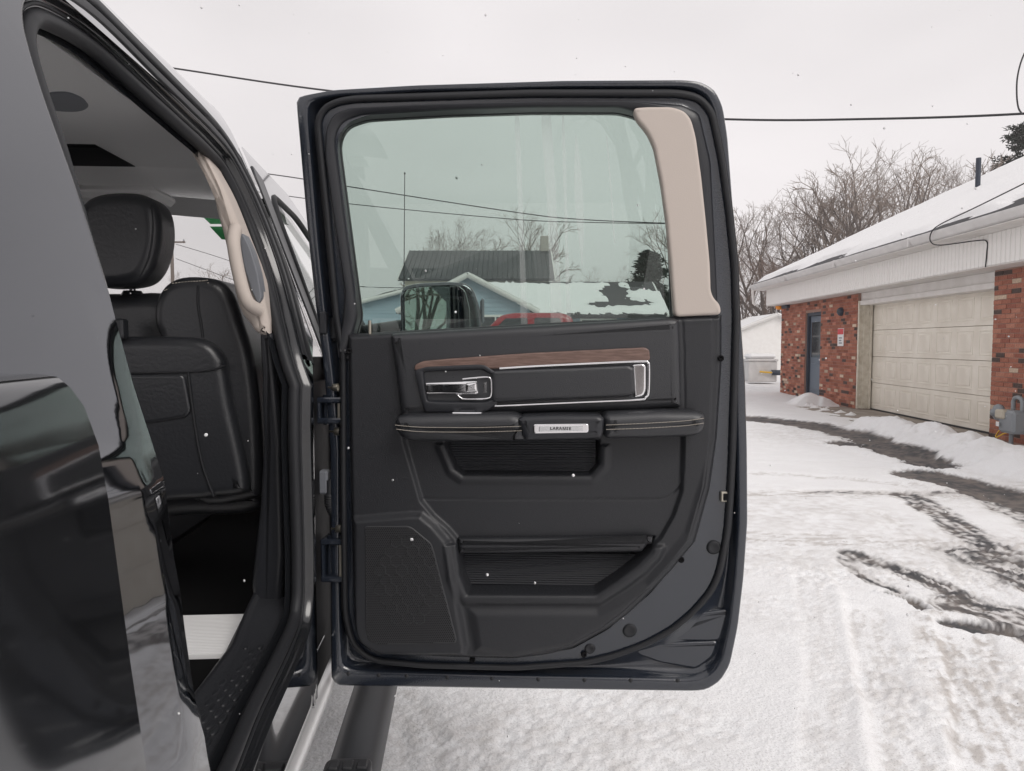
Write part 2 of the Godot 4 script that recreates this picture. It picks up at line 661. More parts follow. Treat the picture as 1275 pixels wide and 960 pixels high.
func lay_out_ground() -> void:
	soft.noise_type = FastNoiseLite.TYPE_SIMPLEX_SMOOTH
	soft.frequency = 1.1
	soft.fractal_octaves = 2
	crumbs.noise_type = FastNoiseLite.TYPE_CELLULAR
	crumbs.cellular_return_type = FastNoiseLite.RETURN_DISTANCE
	crumbs.frequency = 22.0
	crumbs.fractal_type = FastNoiseLite.FRACTAL_NONE
	dirty = [[Vector2(2.2778, -5.715), 1.3, 0.55], [Vector2(1.6397, -4.61), 0.9, 0.5], [Vector2(2.3141, -4.4377), 0.7, 0.7], [Vector2(3.0888, -4.61), 0.9, 1.0], [Vector2(1.9319, -2.9042), 0.45, 0.65], [Vector2(1.457, -2.7663), 0.35, 0.55], [Vector2(-0.073, -2.3701), 0.5, 0.55],
		[Vector2(-0.4445, -2.5255), 0.35, 0.3], [Vector2(0.4586, -2.5255), 0.45, 0.45], [Vector2(1.2539, -3.6221), 0.5, 0.35], [Vector2(4.3884, -6.3181), 1.2, 0.8], [Vector2(4.4305, -10.8847), 2.0, 0.5], [Vector2(0.2066, -2.2322), 0.4, 0.5]]
	bare_lines = [   # line, half width, strength, kind: 0 wet asphalt, 1 streaky wheel track, 2 dirty tread
		[PackedVector2Array([Vector2(4.2642, -13.2673), Vector2(4.8777, -12.3239), Vector2(5.1166, -11.084), Vector2(5.076, -9.8241), Vector2(4.8765, -8.6927)]), 0.46, 1.0, 0],
		[PackedVector2Array([Vector2(4.5389, -9.8241), Vector2(4.7325, -9.1542), Vector2(4.623, -8.0005)]), 0.30, 1.0, 0],
		[PackedVector2Array([Vector2(4.1884, -7.4556), Vector2(4.2791, -7.0615), Vector2(4.3384, -6.56), Vector2(4.3488, -5.8836)]), 0.32, 1.0, 0],
		[PackedVector2Array([Vector2(2.1179, -3.4828), Vector2(2.2043, -3.442), Vector2(2.2834, -3.3826)]), 0.085, 1.0, 0],
		[PackedVector2Array([Vector2(2.0046, -3.8845), Vector2(2.0906, -3.7971), Vector2(2.0814, -3.6672)]), 0.035, 1.0, 0],
		[PackedVector2Array([Vector2(3.5129, -6.5243), Vector2(3.4119, -5.942), Vector2(3.2853, -5.4541), Vector2(3.2054, -5.0394), Vector2(3.1352, -4.7198)]), 0.17, 0.95, 1],
		[PackedVector2Array([Vector2(2.1647, -4.646), Vector2(2.2161, -4.4377), Vector2(2.3101, -4.247), Vector2(2.3645, -4.0165), Vector2(2.4098, -3.737)]), 0.10, 1.05, 1],
		[PackedVector2Array([Vector2(2.0581, -4.5222), Vector2(2.0276, -4.1), Vector2(2.0936, -3.9232)]), 0.06, 0.8, 1],
		[PackedVector2Array([Vector2(2.9363, -4.61), Vector2(2.9589, -4.3403), Vector2(3.0105, -3.9894)]), 0.30, 0.85, 1],
		[PackedVector2Array([Vector2(2.3744, -3.7134), Vector2(2.4429, -3.6), Vector2(2.4611, -3.2971)]), 0.24, 0.85, 1],
		[PackedVector2Array([Vector2(2.8747, -5.715), Vector2(2.8446, -5.0394), Vector2(2.7304, -4.4377), Vector2(2.5319, -3.7971)]), 0.13, 0.30, 2],
		[PackedVector2Array([Vector2(2.5602, -7.5968), Vector2(3.2904, -7.2752), Vector2(3.8355, -6.8209)]), 0.12, 0.34, 2],
		[PackedVector2Array([Vector2(1.8431, -4.61), Vector2(1.5347, -3.6221), Vector2(1.2103, -2.7663), Vector2(0.9422, -2.109)]), 0.10, 0.16, 2],
		[PackedVector2Array([Vector2(4.1455, -6.3181), Vector2(4.0058, -5.715), Vector2(3.9189, -5.2158)]), 0.24, 0.7, 1],
		[PackedVector2Array([Vector2(2.7116, -6.6325), Vector2(3.3484, -6.5961), Vector2(3.9784, -6.56)]), 0.10, 0.6, 1],
		[PackedVector2Array([Vector2(2.1422, -6.56), Vector2(2.8827, -6.5243), Vector2(3.7023, -6.4541), Vector2(4.5491, -6.2522)]), 0.20, 0.42, 2],
		[PackedVector2Array([Vector2(1.6513, -5.0394), Vector2(2.2065, -4.9763), Vector2(2.8066, -4.8745), Vector2(3.4474, -4.7198)]), 0.20, 0.42, 2],
		[PackedVector2Array([Vector2(2.0826, -3.4623), Vector2(1.8349, -2.9042), Vector2(1.7004, -2.5255), Vector2(1.5505, -2.1486)]), 0.19, 0.46, 2],
		[PackedVector2Array([Vector2(1.7412, -3.5673), Vector2(1.4889, -2.9042), Vector2(1.3335, -2.4715), Vector2(1.1936, -2.0708)]), 0.115, 0.26, 2],
		[PackedVector2Array([Vector2(-0.4144, -2.702), Vector2(-0.3316, -2.5255), Vector2(-0.2571, -2.1286)]), 0.10, 0.22, 2],
		[PackedVector2Array([Vector2(1.7014, -4.3723), Vector2(1.8711, -4.2623), Vector2(1.7655, -3.8591), Vector2(1.5237, -3.2246), Vector2(1.2923, -2.6406), Vector2(1.0773, -2.109)]), 0.5, 0.020, 3],
		[PackedVector2Array([Vector2(1.8399, -3.7134), Vector2(2.0441, -3.6), Vector2(1.9706, -3.3157), Vector2(1.7314, -2.8336), Vector2(1.3727, -2.1896)]), 0.4, 0.018, 3],
	]
	banks = [
		[PackedVector2Array([Vector2(8.459, -24.475), Vector2(8.4166, -22.2432), Vector2(7.8574, -19.1047)]), 0.55, 0.14],
		[PackedVector2Array([Vector2(6.5256, -16.5128), Vector2(6.7871, -15.4629), Vector2(6.6531, -13.7171)]), 0.50, 0.19],
		[PackedVector2Array([Vector2(5.5886, -11.6154), Vector2(5.6558, -10.5068), Vector2(5.4518, -9.0175), Vector2(5.2532, -7.2314)]), 0.48, 0.19],
		[PackedVector2Array([Vector2(5.9892, -9.8241), Vector2(5.9896, -9.0853), Vector2(5.7656, -7.5968)]), 0.55, 0.10],
	]


func ground_at(x: float, z: float) -> Array:   # [height, colour]
	var p := Vector2(x, z)
	var n1 := noise.get_noise_2d(x * 0.45, z * 0.45)
	var n2 := noise.get_noise_2d(x * 2.1 + 30.0, z * 2.1)
	var n3 := noise.get_noise_2d(x * 9.0, z * 9.0 + 70.0)
	var h := 0.014 * n1 + 0.010 * n2 + 0.003 * n3
	# churned, walked-on patches with loose crumbs of snow
	var zone := 0.0
	for d in dirty:
		zone = maxf(zone, d[2] * (1.0 - smoothstep(0.3, 1.0, p.distance_to(d[0]) / d[1] + 0.5 * n2)))
	var churn := clampf(smoothstep(0.0, 0.4, noise.get_noise_2d(x * 0.7 + 9.0, z * 0.7 - 4.0) + 0.05) * 0.25 + zone, 0.0, 1.0)
	var n4 := 0.0
	if z > -5.0:
		n4 = noise.get_noise_2d(x * 26.0 + 5.0, z * 26.0)
		var crumb := maxf(0.0, -crumbs.get_noise_2d(x, z) - 0.45) * 2.0
		h += churn * (0.010 * n4 + 0.016 * crumb) + 0.0022 * n4
	var dirt := clampf(0.10 * churn * (0.6 + n3 + n4) + 0.55 * zone * (0.35 + 1.0 * n3 + 0.6 * n4 + 0.8 * n2) + 0.05 * n2 + 0.03, 0.0, 1.0)
	var wear := 0.0
	for b in bare_lines:
		var hw: float = b[1]
		var kind: int = b[3]
		var nr := nearest(b[0], p)
		var d := absf(nr.x)
		if d > hw * 2.0:
			continue
		var strength: float = b[2]
		if kind == 0:
			var k := 1.0 - smoothstep(hw * 0.72, hw * 1.1, d + hw * (0.35 * n2 + 0.30 * n3))
			wear = maxf(wear, k * strength)
			h -= k * 0.024
			h += 0.012 * smoothstep(hw * 0.9, hw * 1.3, d) * (1.0 - smoothstep(hw * 1.3, hw * 2.0, d)) * (1.0 + n3)
		elif kind == 3:   # the edge of a packed plate of snow
			h += strength * smoothstep(-0.012, 0.03, nr.x + 0.03 * n2) * (1.0 - smoothstep(0.05, hw, d))
		elif kind == 1:
			var streak := noise.get_noise_2d(nr.y * 1.6 + hw * 90.0, nr.x * 22.0)
			var k := 1.0 - smoothstep(hw * 0.55, hw * 1.15, d + hw * (0.3 * n2 + 0.3 * n3))
			var s := clampf(0.66 + 0.95 * streak + 0.6 * n3, 0.0, 1.0)
			wear = maxf(wear, k * s * strength)
			dirt = maxf(dirt, k * 0.4)
			h -= k * (0.007 + 0.004 * s)
		else:
			var streak := noise.get_noise_2d(nr.y * 2.4 + hw * 70.0, nr.x * 16.0)
			var k := 1.0 - smoothstep(hw * 0.6, hw * 1.1, d + hw * 0.25 * n2)
			var tread := sin(nr.y * TAU / 0.06 + 2.0 * sin(nr.x * TAU / 0.05)) * smoothstep(-0.25, 0.25, streak)
			dirt = maxf(dirt, k * strength * 1.5 * smoothstep(-0.25, 0.45, streak + 0.6 * n3 + 0.5 * n4))
			churn = maxf(churn, k * 0.8)
			h -= k * (0.010 + 0.004 * tread)
	for b in banks:
		var d2 := ldist(b[0], p)
		var hw2: float = b[1]
		if d2 < hw2 * 1.6:
			var q := 1.0 - smoothstep(0.1, 1.0, d2 / (hw2 * (1.0 + 0.5 * soft.get_noise_2d(x + 40.0, z))))
			h += b[2] * q * (1.0 + 0.5 * soft.get_noise_2d(x, z) + 0.05 * n3)
			wear *= 1.0 - clampf(q * 2.2, 0.0, 1.0)
			dirt *= 1.0 - 0.7 * q
	var snow := Color(0.905, 0.91, 0.918).lerp(Color(0.42, 0.378, 0.34), clampf(dirt, 0.0, 0.85))
	var wet := Color(0.20, 0.175, 0.16).lerp(Color(0.075, 0.075, 0.08), clampf(0.5 + n3 + n2, 0.0, 1.0))
	var c := snow.lerp(wet, smoothstep(0.25, 0.75, wear + 0.25 * n3 * wear))
	# the slab before the garage door stays clear
	return [h, c]


func build_ground() -> void:
	lay_out_ground()
	var mb := MB.new()
	# bands of finer and coarser cells: [x0, x1, z0, z1, cell]
	for b in [[-1.2, 4.0, -4.3, -1.2, 0.0135], [-0.6, 9.0, -10.4, -4.2, 0.027], [1.6, 10.2, -30.0, -10.2, 0.055], [-2.0, 12.0, -1.2, 3.0, 0.09]]:
		var nx := int(ceil((b[1] - b[0]) / b[4]))
		var nz := int(ceil((b[3] - b[2]) / b[4]))
		var first := mb.v.size()
		for i in nz + 1:
			var z: float = lerpf(b[3], b[2], float(i) / nz)
			for j in nx + 1:
				var x: float = lerpf(b[0], b[1], float(j) / nx)
				var g := ground_at(x, z)
				var h: float = g[0]
				var side := minf(x - b[0], b[1] - x)
				h = lerpf(-0.06, h, smoothstep(0.0, 0.25, side))
				if b[3] < -2.0:   # coarser bands dip under the finer one where they overlap
					h -= 0.05 * smoothstep(0.12, 0.06, b[3] - z)
				# clear concrete under the garage door
				var lx := cos(-0.057) * (x - (Vector3(7.3445, 0, -20.2)).x) - sin(-0.057) * (z - (Vector3(7.3445, 0, -20.2)).z)
				var lz := sin(-0.057) * (x - (Vector3(7.3445, 0, -20.2)).x) + cos(-0.057) * (z - (Vector3(7.3445, 0, -20.2)).z)
				if lz > 4.2 and lz < 10.6 and lx > -1.05:
					var edge := noise.get_noise_2d(x * 2.0, z * 2.0) * 0.5
					h = lerpf(h, -0.05, smoothstep(-1.05, -0.55, lx + edge))
				if lx > 0.3:
					h = -0.07
				mb.add(Vector3(x, h, z), Vector2.ZERO, g[1])
		for i in nz:
			for j in nx:
				var a := first + i * (nx + 1) + j
				mb.tri(a, a + nx + 1, a + nx + 2)
				mb.tri(a, a + nx + 2, a + 1)
	# the rest, out to the horizon
	var xs := [-400.0, -150.0, -60.0, -25.0, -12.0, -6.0, -3.0, 0.0, 3.0, 6.0, 12.0, 25.0, 60.0, 150.0, 400.0]
	var zs := [120.0, 50.0, 20.0, 8.0, 2.0, -4.0, -10.0, -16.0, -24.0, -36.0, -60.0, -120.0, -250.0, -500.0]
	var f2 := mb.v.size()
	for z in zs:
		for x in xs:
			mb.add(Vector3(x, -0.065, z), Vector2.ZERO, Color(0.84, 0.83, 0.83))
	for i in zs.size() - 1:
		for j in xs.size() - 1:
			var a := f2 + i * xs.size() + j
			mb.tri(a, a + xs.size(), a + xs.size() + 1)
			mb.tri(a, a + xs.size() + 1, a + 1)
	var o := part("snow_ground", mb, M["ground snow"], self, "packed, tracked snow over the driveway and yard")
	o.set_meta("kind", "structure")


# ---------------------------------------------------------------- the brick garage on the right
func wall_map(c0: float) -> Callable:   # (along, up, out) on a facade plane
	return func(u: float, v: float, w: float) -> Vector3: return Vector3(c0 - w, v, u)


func rect(u0: float, v0: float, u1: float, v1: float) -> PackedVector2Array:
	return PackedVector2Array([Vector2(u0, v0), Vector2(u1, v0), Vector2(u1, v1), Vector2(u0, v1)])


func brick_tone() -> int:
	var r := rng.randf()
	if r < 0.34:
		return 0
	if r < 0.58:
		return 1
	if r < 0.74:
		return 2
	if r < 0.86:
		return 3
	if r < 0.945:
		return 4
	return 5


func build_garage() -> void:
	var g := thing("brick_garage", "red brick garage with snow covered roof and wide cream overhead door", "garage", Vector3(7.3445, 0, -20.2), -0.057)
	var top := 2.36
	# walls: mortar cores
	var wall := joint("wall", g)
	var core := MB.new()
	for r in [[0.0, 1.93], [2.99, 5.07], [9.75, 11.2], [15.85, 16.0]]:
		core.box(Vector3(0.006, -0.1, r[0]), Vector3(0.30, top, r[1]))
	core.box(Vector3(0.006, 2.08, 1.93), Vector3(0.30, top, 2.99))
	core.box(Vector3(0.2, -0.1, 0.0), Vector3(8.0, top, 0.25))
	core.box(Vector3(7.8, -0.1, 0.25), Vector3(8.0, top, 16.0))
	core.box(Vector3(0.3, -0.1, 15.8), Vector3(7.8, top, 16.0))
	part("mortar", core, M["mortar"], wall)
	# bricks: those of the near pillar one by one
	var variants := []
	for k in 3:
		var bm := MB.new()
		bm.soft_box(Vector3(-0.004 * k, -0.0285, -0.0965), Vector3(0.09, 0.0285, 0.0965), 0.004)
		variants.append(bm.mesh(M["brick tone 0"]))
	var half := MB.new()
	half.soft_box(Vector3(-0.002, -0.0285, -0.047), Vector3(0.09, 0.0285, 0.047), 0.004)
	var half_mesh := half.mesh(M["brick tone 0"])
	for row in 35:
		var y := 0.035 + row * 0.0668
		var s := 9.755
		if row % 2:
			reuse("brick", half_mesh, wall, Transform3D(Basis(), Vector3(0, y, s + 0.047)), M["brick tone %d" % brick_tone()])
			s += 0.104
		while s + 0.193 < 11.0:
			reuse("brick", variants[rng.randi() % 3], wall, Transform3D(Basis(), Vector3(rng.randf() * 0.003, y, s + 0.0965)), M["brick tone %d" % brick_tone()])
			s += 0.203
	# the farther wall and the run beside the camera: joined bricks
	var far := MB.new()
	for run in [[0.0, 1.93, 0.0, top], [2.99, 5.07, 0.0, top], [1.93, 2.99, 2.08, top], [15.85, 16.0, 0.0, top]]:
		for row in 35:
			var y := 0.035 + row * 0.0668
			if y - 0.03 < run[2]:
				continue
			var s: float = run[0] + (0.0 if row % 2 else -0.1)
			while s < run[1] - 0.02:
				var a := maxf(s, run[0]) + 0.005
				var b := minf(s + 0.203, run[1]) - 0.005
				if b - a > 0.02:
					var tone: Color = [Color(0.34, 0.142, 0.10), Color(0.39, 0.168, 0.118), Color(0.30, 0.118, 0.086), Color(0.43, 0.20, 0.142), Color(0.10, 0.075, 0.068), Color(0.55, 0.43, 0.33)][brick_tone()]
					tone = tone * rng.randf_range(0.8, 1.2)
					tone.a = 1.0
					far.box(Vector3(-0.002 - rng.randf() * 0.004, y - 0.0285, a), Vector3(0.09, y + 0.0285, b), tone)
				s += 0.203
	var fo := part("brickwork", far, M["brickwork"], wall)
	fo.set_meta("kind", "stuff")
	# side door
	var d0 := 1.93
	var door := joint("side_door", g)
	var fm := wall_map(0.10)
	var mb := MB.new()
	for q in [rect(d0, 0.0, d0 + 0.09, 2.08), rect(d0 + 0.97, 0.0, d0 + 1.06, 2.08), rect(d0 + 0.09, 2.0, d0 + 0.97, 2.08)]:
		pad(mb, q, -0.1, 0.06, 0.006, fm, 1)
	part("door_frame", mb, M["dark blue frame"], door)
	mb = MB.new()
	pad(mb, rect(d0 + 0.095, 0.02, d0 + 0.965, 1.995), -0.05, 0.0, 0.004, fm, 1)
	part("door_leaf", mb, M["blue door paint"], door)
	mb = MB.new()
	pad(mb, rect(d0 + 0.2, 1.0, d0 + 0.86, 1.85), 0.0, 0.012, 0.004, fm, 1)
	part("door_window", mb, M["house glass"], door)
	mb = MB.new()
	pad(mb, rect(d0 + 0.2, 0.2, d0 + 0.86, 0.85), 0.0, 0.015, 0.01, fm, 2)
	part("door_panel", mb, M["blue door paint"], door)
	mb = MB.new()
	mb.lathe(PackedVector2Array([Vector2(0.0, 0.06), Vector2(0.02, 0.06), Vector2(0.028, 0.045), Vector2(0.012, 0.02), Vector2(0.012, 0.0)]), Vector3(0.1, 0.95, d0 + 0.88), Vector3.LEFT, 12)
	part("door_handle", mb, M["brushed metal"], door)
	mb = MB.new()
	mb.soft_box(Vector3(-0.05, -0.02, d0 - 0.1), Vector3(0.1, 0.05, d0 + 1.2), 0.01)
	part("door_step", mb, M["concrete"], door)
	# overhead door in its recess
	var od := joint("overhead_door", g)
	var dm := wall_map(0.30)
	var pm := MB.new()
	for f in [[0.0, 0.47, 0.0, 0.018], [0.0, 0.47, 0.362, 0.38], [0.0, 0.018, 0.018, 0.362], [0.452, 0.47, 0.018, 0.362]]:
		pad(pm, rect(f[0], f[2], f[1], f[3]), -0.004, 0.006, 0.006, plain, 2)
	pad(pm, rect(0.045, 0.045, 0.425, 0.335), -0.004, 0.007, 0.010, plain, 2)
	var panel_mesh := pm.mesh(M["cream door paint"])
	overhead_door(od, dm, panel_mesh, 4.98, 5.07, 9.745)
	var od2 := joint("overhead_door", g)
	overhead_door(od2, dm, panel_mesh, 11.12, 11.2, 15.845)
	mb = MB.new()
	for k in 4:
		mb.soft_box(Vector3(0.285, 1.68, 11.62 + k * 1.276), Vector3(0.302, 1.96, 12.02 + k * 1.276), 0.004)
	part("door_window", mb, M["house glass"], od2)
	# boxed eave of ribbed siding, soffits and gutter
	var eave := joint("eave", g)
	mb = MB.new()
	mb.box(Vector3(-0.345, 2.372, -0.18), Vector3(0.30, 2.80, 16.0))
	part("eave_box", mb, M["white siding"], eave)
	mb = MB.new()
	mb.soft_box(Vector3(-0.36, top - 0.002, -0.19), Vector3(0.32, top + 0.010, 16.0), 0.003)
	part("soffit", mb, M["soffit paint"], eave)
	var sm := MB.new()
	sm.soft_box(Vector3(-0.375, 2.372, 0.008), Vector3(-0.344, 2.80, 0.098), 0.008)
	var slat := sm.mesh(M["white siding"])
	for k in 112:
		reuse("siding_slat", slat, eave, Transform3D(Basis(), Vector3(0, 0, -0.18 + k * 0.1)))
	mb = MB.new()
	for k in 49:
		mb.soft_box(Vector3(-0.366, 2.372, 11.024 + k * 0.1), Vector3(-0.344, 2.80, 11.122 + k * 0.1), 0.006)
	var more := part("siding", mb, M["white siding"], eave)
	more.set_meta("kind", "stuff")
	var vp := MB.new()
	vp.soft_box(Vector3(-0.70, 2.80, 0.01), Vector3(-0.345, 2.812, 1.19), 0.004)
	var soff := vp.mesh(M["soffit paint"])
	for k in 14:
		reuse("soffit_panel", soff, eave, Transform3D(Basis(), Vector3(0, 0, -0.5 + k * 1.2)))
	mb = MB.new()
	var prof := [Vector2(-0.62, 2.82), Vector2(-0.70, 2.82), Vector2(-0.715, 2.86), Vector2(-0.745, 2.90), Vector2(-0.75, 2.945), Vector2(-0.735, 2.95), Vector2(-0.735, 2.935), Vector2(-0.63, 2.93)]
	var rows := []
	for s in [-0.5, 16.2]:
		var row := PackedVector3Array()
		for q in prof:
			row.append(Vector3(q.x, q.y, s))
		rows.append(row)
	mb.grid(rows)
	var endcap := []
	for q in prof:
		endcap.append(Vector3(q.x, q.y, -0.5))
	mb.face(endcap)
	var gutter := part("gutter", mb, M["gutter metal"], eave)
	mb = MB.new()
	for s in [2.6, 5.7, 8.75, 11.8]:
		mb.soft_box(Vector3(-0.756, 2.815, s), Vector3(-0.62, 2.953, s + 0.05), 0.004)
	part("gutter_joint", mb, M["gutter metal"], gutter)
	mb = MB.new()
	mb.tube(PackedVector3Array([Vector3(-0.68, 2.84, -0.40), Vector3(-0.68, 2.72, -0.40), Vector3(-0.66, 2.45, -0.40), Vector3(-0.60, 2.40, -0.38)]), 0.035, 8)
	part("downspout", mb, M["white siding"], eave)
	# roof: shingles under a blanket of snow
	var roof := joint("roof", g)
	var pitch := 0.467
	mb = MB.new()
	mb.face([Vector3(-0.72, 2.955, -0.5), Vector3(7.7, 2.955 + 8.42 * pitch, -0.5), Vector3(7.7, 2.955 + 8.42 * pitch, 16.2), Vector3(-0.72, 2.955, 16.2)])
	mb.face([Vector3(7.7, 2.955 + 8.42 * pitch, -0.5), Vector3(16.0, 2.955, -0.5), Vector3(16.0, 2.955, 16.2), Vector3(7.7, 2.955 + 8.42 * pitch, 16.2)])
	mb.face([Vector3(-0.72, 2.955, -0.5), Vector3(-0.72, 2.90, -0.5), Vector3(7.7, 2.90 + 8.42 * pitch, -0.5), Vector3(7.7, 2.955 + 8.42 * pitch, -0.5)])
	part("shingles", mb, M["shingle"], roof)
	mb = MB.new()
	mb.face([Vector3(-0.3, 2.4, -0.01), Vector3(7.7, 6.8, -0.01), Vector3(15.7, 2.4, -0.01)])
	mb.face([Vector3(-0.3, 2.4, 16.01), Vector3(15.7, 2.4, 16.01), Vector3(7.7, 6.8, 16.01)])
	part("gable_wall", mb, M["white siding"], roof)
	mb = MB.new()
	rows = []
	for i in 150:
		var s := -0.52 + i * 0.1125
		var row := PackedVector3Array()
		for j in 90:
			var c := -0.75 + 8.5 * pow(j / 89.0, 1.5)
			var n := noise.get_noise_2d(s * 0.5, c * 0.5)
			var m := noise.get_noise_2d(s * 2.2 + 8.0, c * 2.2)
			var t := 0.085 + 0.03 * n + 0.012 * m
			t -= 0.13 * (1.0 - smoothstep(0.0, 0.34 + 0.22 * n + 0.12 * m, c + 0.72))
			for spot in [[4.6, -0.45, 1.1, 0.22], [1.9, -0.5, 1.0, 0.16], [11.4, -0.3, 0.9, 0.3], [9.6, -0.5, 0.5, 0.12]]:
				var dd := Vector2((s - spot[0]) / spot[2], (c - spot[1]) / spot[3]).length()
				t -= 0.16 * (1.0 - smoothstep(0.5, 1.25, dd + 0.5 * m + 0.3 * n))
			t = maxf(t, -0.012)
			if i == 0 or i == 149:
				t = -0.012
			row.append(Vector3(c, 2.955 + (c + 0.72) * pitch + t, s))
		rows.append(row)
	mb.grid(rows)
	part("roof_snow", mb, M["snow"], roof, "thick smooth snow on the garage roof")
	mb = MB.new()
	rows = []
	for s in [-0.5, 16.2]:
		rows.append(PackedVector3Array([Vector3(7.7, 3.03 + 8.42 * pitch, s), Vector3(16.0, 3.03, s)]))
	mb.grid(rows)
	part("far_roof_snow", mb, M["snow"], roof)
	for pipe in [[4.3, 2.7, 0.62, 0.05], [6.3, 5.1, 0.28, 0.085]]:
		mb = MB.new()
		var base := Vector3(pipe[1], 2.955 + (pipe[1] + 0.72) * pitch - 0.1, pipe[0])
		mb.tube(PackedVector3Array([base, base + Vector3(0, pipe[2] + 0.15, 0)]), pipe[3], 12)
		part("vent_pipe", mb, M["dark blue frame"], roof)
	# concrete apron
	mb = MB.new()
	mb.soft_box(Vector3(-1.1, -0.2, 4.5), Vector3(0.33, -0.012, 10.3), 0.01)
	part("door_apron", mb, M["concrete"], g, "bare concrete strip before the overhead door")

	# things fixed to the wall, each on its own
	var sg := thing("wall_sign", "small red and white notice fixed to bricks between side door and overhead door", "sign", g.position, g.rotation.y)
	var wm := wall_map(0.0)
	mb = MB.new()
	pad(mb, rect(4.05, 1.28, 4.38, 1.66), 0.002, 0.010, 0.002, wm, 1)
	part("plate", mb, M["sign white"], sg)
	mb = MB.new()
	pad(mb, rect(4.06, 1.53, 4.37, 1.65), 0.010, 0.013, 0.001, wm, 1)
	part("red_band", mb, M["sign red"], sg)
	mb = MB.new()
	for k in 3:
		pad(mb, rect(4.13, 1.33 + k * 0.055, 4.30 - 0.03 * (k % 2), 1.36 + k * 0.055), 0.010, 0.012, 0.0005, wm, 1)
	part("print", mb, M["meter grey"], sg)
	var wl := thing("wall_lamp", "small round dark lamp high on bricks left of overhead door", "lamp", g.position, g.rotation.y)
	mb = MB.new()
	mb.lathe(PackedVector2Array([Vector2(0.0, 0.09), Vector2(0.06, 0.085), Vector2(0.09, 0.05), Vector2(0.095, 0.0)]), Vector3(-0.008, 2.02, 4.25), Vector3.LEFT, 14)
	part("housing", mb, M["dark blue frame"], wl)
	mb = MB.new()
	mb.lathe(PackedVector2Array([Vector2(0.0, 0.105), Vector2(0.035, 0.1), Vector2(0.045, 0.08)]), Vector3(-0.008, 2.02, 4.25), Vector3.LEFT, 12)
	part("lens", mb, M["house glass"], wl)
	var ol := thing("corner_lamp", "orange lens lamp under the eave at far corner of brick wall", "lamp", g.position, g.rotation.y)
	mb = MB.new()
	mb.lathe(PackedVector2Array([Vector2(0.0, 0.10), Vector2(0.07, 0.09), Vector2(0.10, 0.05), Vector2(0.105, 0.0)]), Vector3(-0.10, 2.345, 0.12), Vector3.DOWN, 14)
	part("lens", mb, M["orange lens"], ol)
	mb = MB.new()
	mb.soft_box(Vector3(-0.09, 2.27, 0.24), Vector3(-0.006, 2.35, 0.72), 0.01)
	part("bracket", mb, M["dark blue frame"], ol)
	# gas meter at the pillar
	var gm := thing("gas_meter", "grey gas meter with round regulator and bent pipes before brick pillar", "gas meter", g.position + Vector3(0, 0.05, 0.40).rotated(Vector3.UP, g.rotation.y), g.rotation.y)
	mb = MB.new()
	mb.lathe(PackedVector2Array([Vector2(0.0, 0.11), Vector2(0.045, 0.10), Vector2(0.06, 0.05), Vector2(0.105, 0.04), Vector2(0.115, 0.01), Vector2(0.105, -0.02), Vector2(0.05, -0.05), Vector2(0.0, -0.05)]), Vector3(-0.22, 0.36, 9.96), Vector3.LEFT, 20)
	part("regulator", mb, M["meter grey"], gm)
	mb = MB.new()
	mb.soft_box(Vector3(-0.34, 0.12, 10.13), Vector3(-0.12, 0.42, 10.46), 0.035)
	part("meter_body", mb, M["meter grey"], gm)
	mb = MB.new()
	mb.soft_box(Vector3(-0.37, 0.30, 10.10), Vector3(-0.16, 0.42, 10.29), 0.02)
	part("index_box", mb, M["meter pale"], gm)
	mb = MB.new()
	mb.face([Vector3(-0.372, 0.20, 10.15), Vector3(-0.372, 0.26, 10.15), Vector3(-0.372, 0.26, 10.22), Vector3(-0.372, 0.20, 10.22)])
	part("tag", mb, M["sign white"], gm)
	for path in [[Vector3(-0.2, 0.36, 10.0), Vector3(-0.2, 0.36, 10.10)], [Vector3(-0.2, 0.40, 10.22), Vector3(-0.2, 0.53, 10.22), Vector3(-0.2, 0.575, 10.25), Vector3(-0.2, 0.59, 10.31), Vector3(-0.2, 0.575, 10.38), Vector3(-0.2, 0.53, 10.41), Vector3(-0.2, 0.42, 10.41)],
			[Vector3(-0.2, 0.13, 10.2), Vector3(-0.2, -0.06, 10.2)], [Vector3(-0.2, 0.5, 10.41), Vector3(-0.10, 0.62, 10.41), Vector3(-0.02, 0.66, 10.41)]]:
		mb = MB.new()
		mb.tube(PackedVector3Array(path), 0.027, 10)
		part("pipe", mb, M["meter grey"], gm)
	mb = MB.new()
	mb.tube(PackedVector3Array([Vector3(-0.12, 0.1, 9.8), Vector3(-0.2, 0.03, 9.86), Vector3(-0.24, 0.02, 9.95), Vector3(-0.22, 0.08, 10.05), Vector3(-0.2, 0.12, 10.15)]), 0.009, 6)
	part("ground_wire", mb, M["yellow plastic"], gm)
	# the service cable that lies over the eave
	var cb := thing("service_cable", "thin black cable hanging over garage gutter and down ribbed eave", "cable", g.position, g.rotation.y)
	mb = MB.new()
	var cp := PackedVector3Array([Vector3(0.5, 3.95, 12.6), Vector3(-0.1, 3.52, 11.6), Vector3(-0.55, 3.17, 10.4), Vector3(-0.74, 3.02, 9.75), Vector3(-0.78, 2.93, 9.55), Vector3(-0.775, 2.80, 9.52), Vector3(-0.70, 2.73, 9.65), Vector3(-0.45, 2.73, 10.1), Vector3(-0.385, 2.70, 10.22), Vector3(-0.38, 2.55, 10.22), Vector3(-0.38, 2.36, 10.2)])
	mb.tube(smooth3(cp, 6), 0.0085, 6)
	part("cable", mb, M["cable black"], cb)


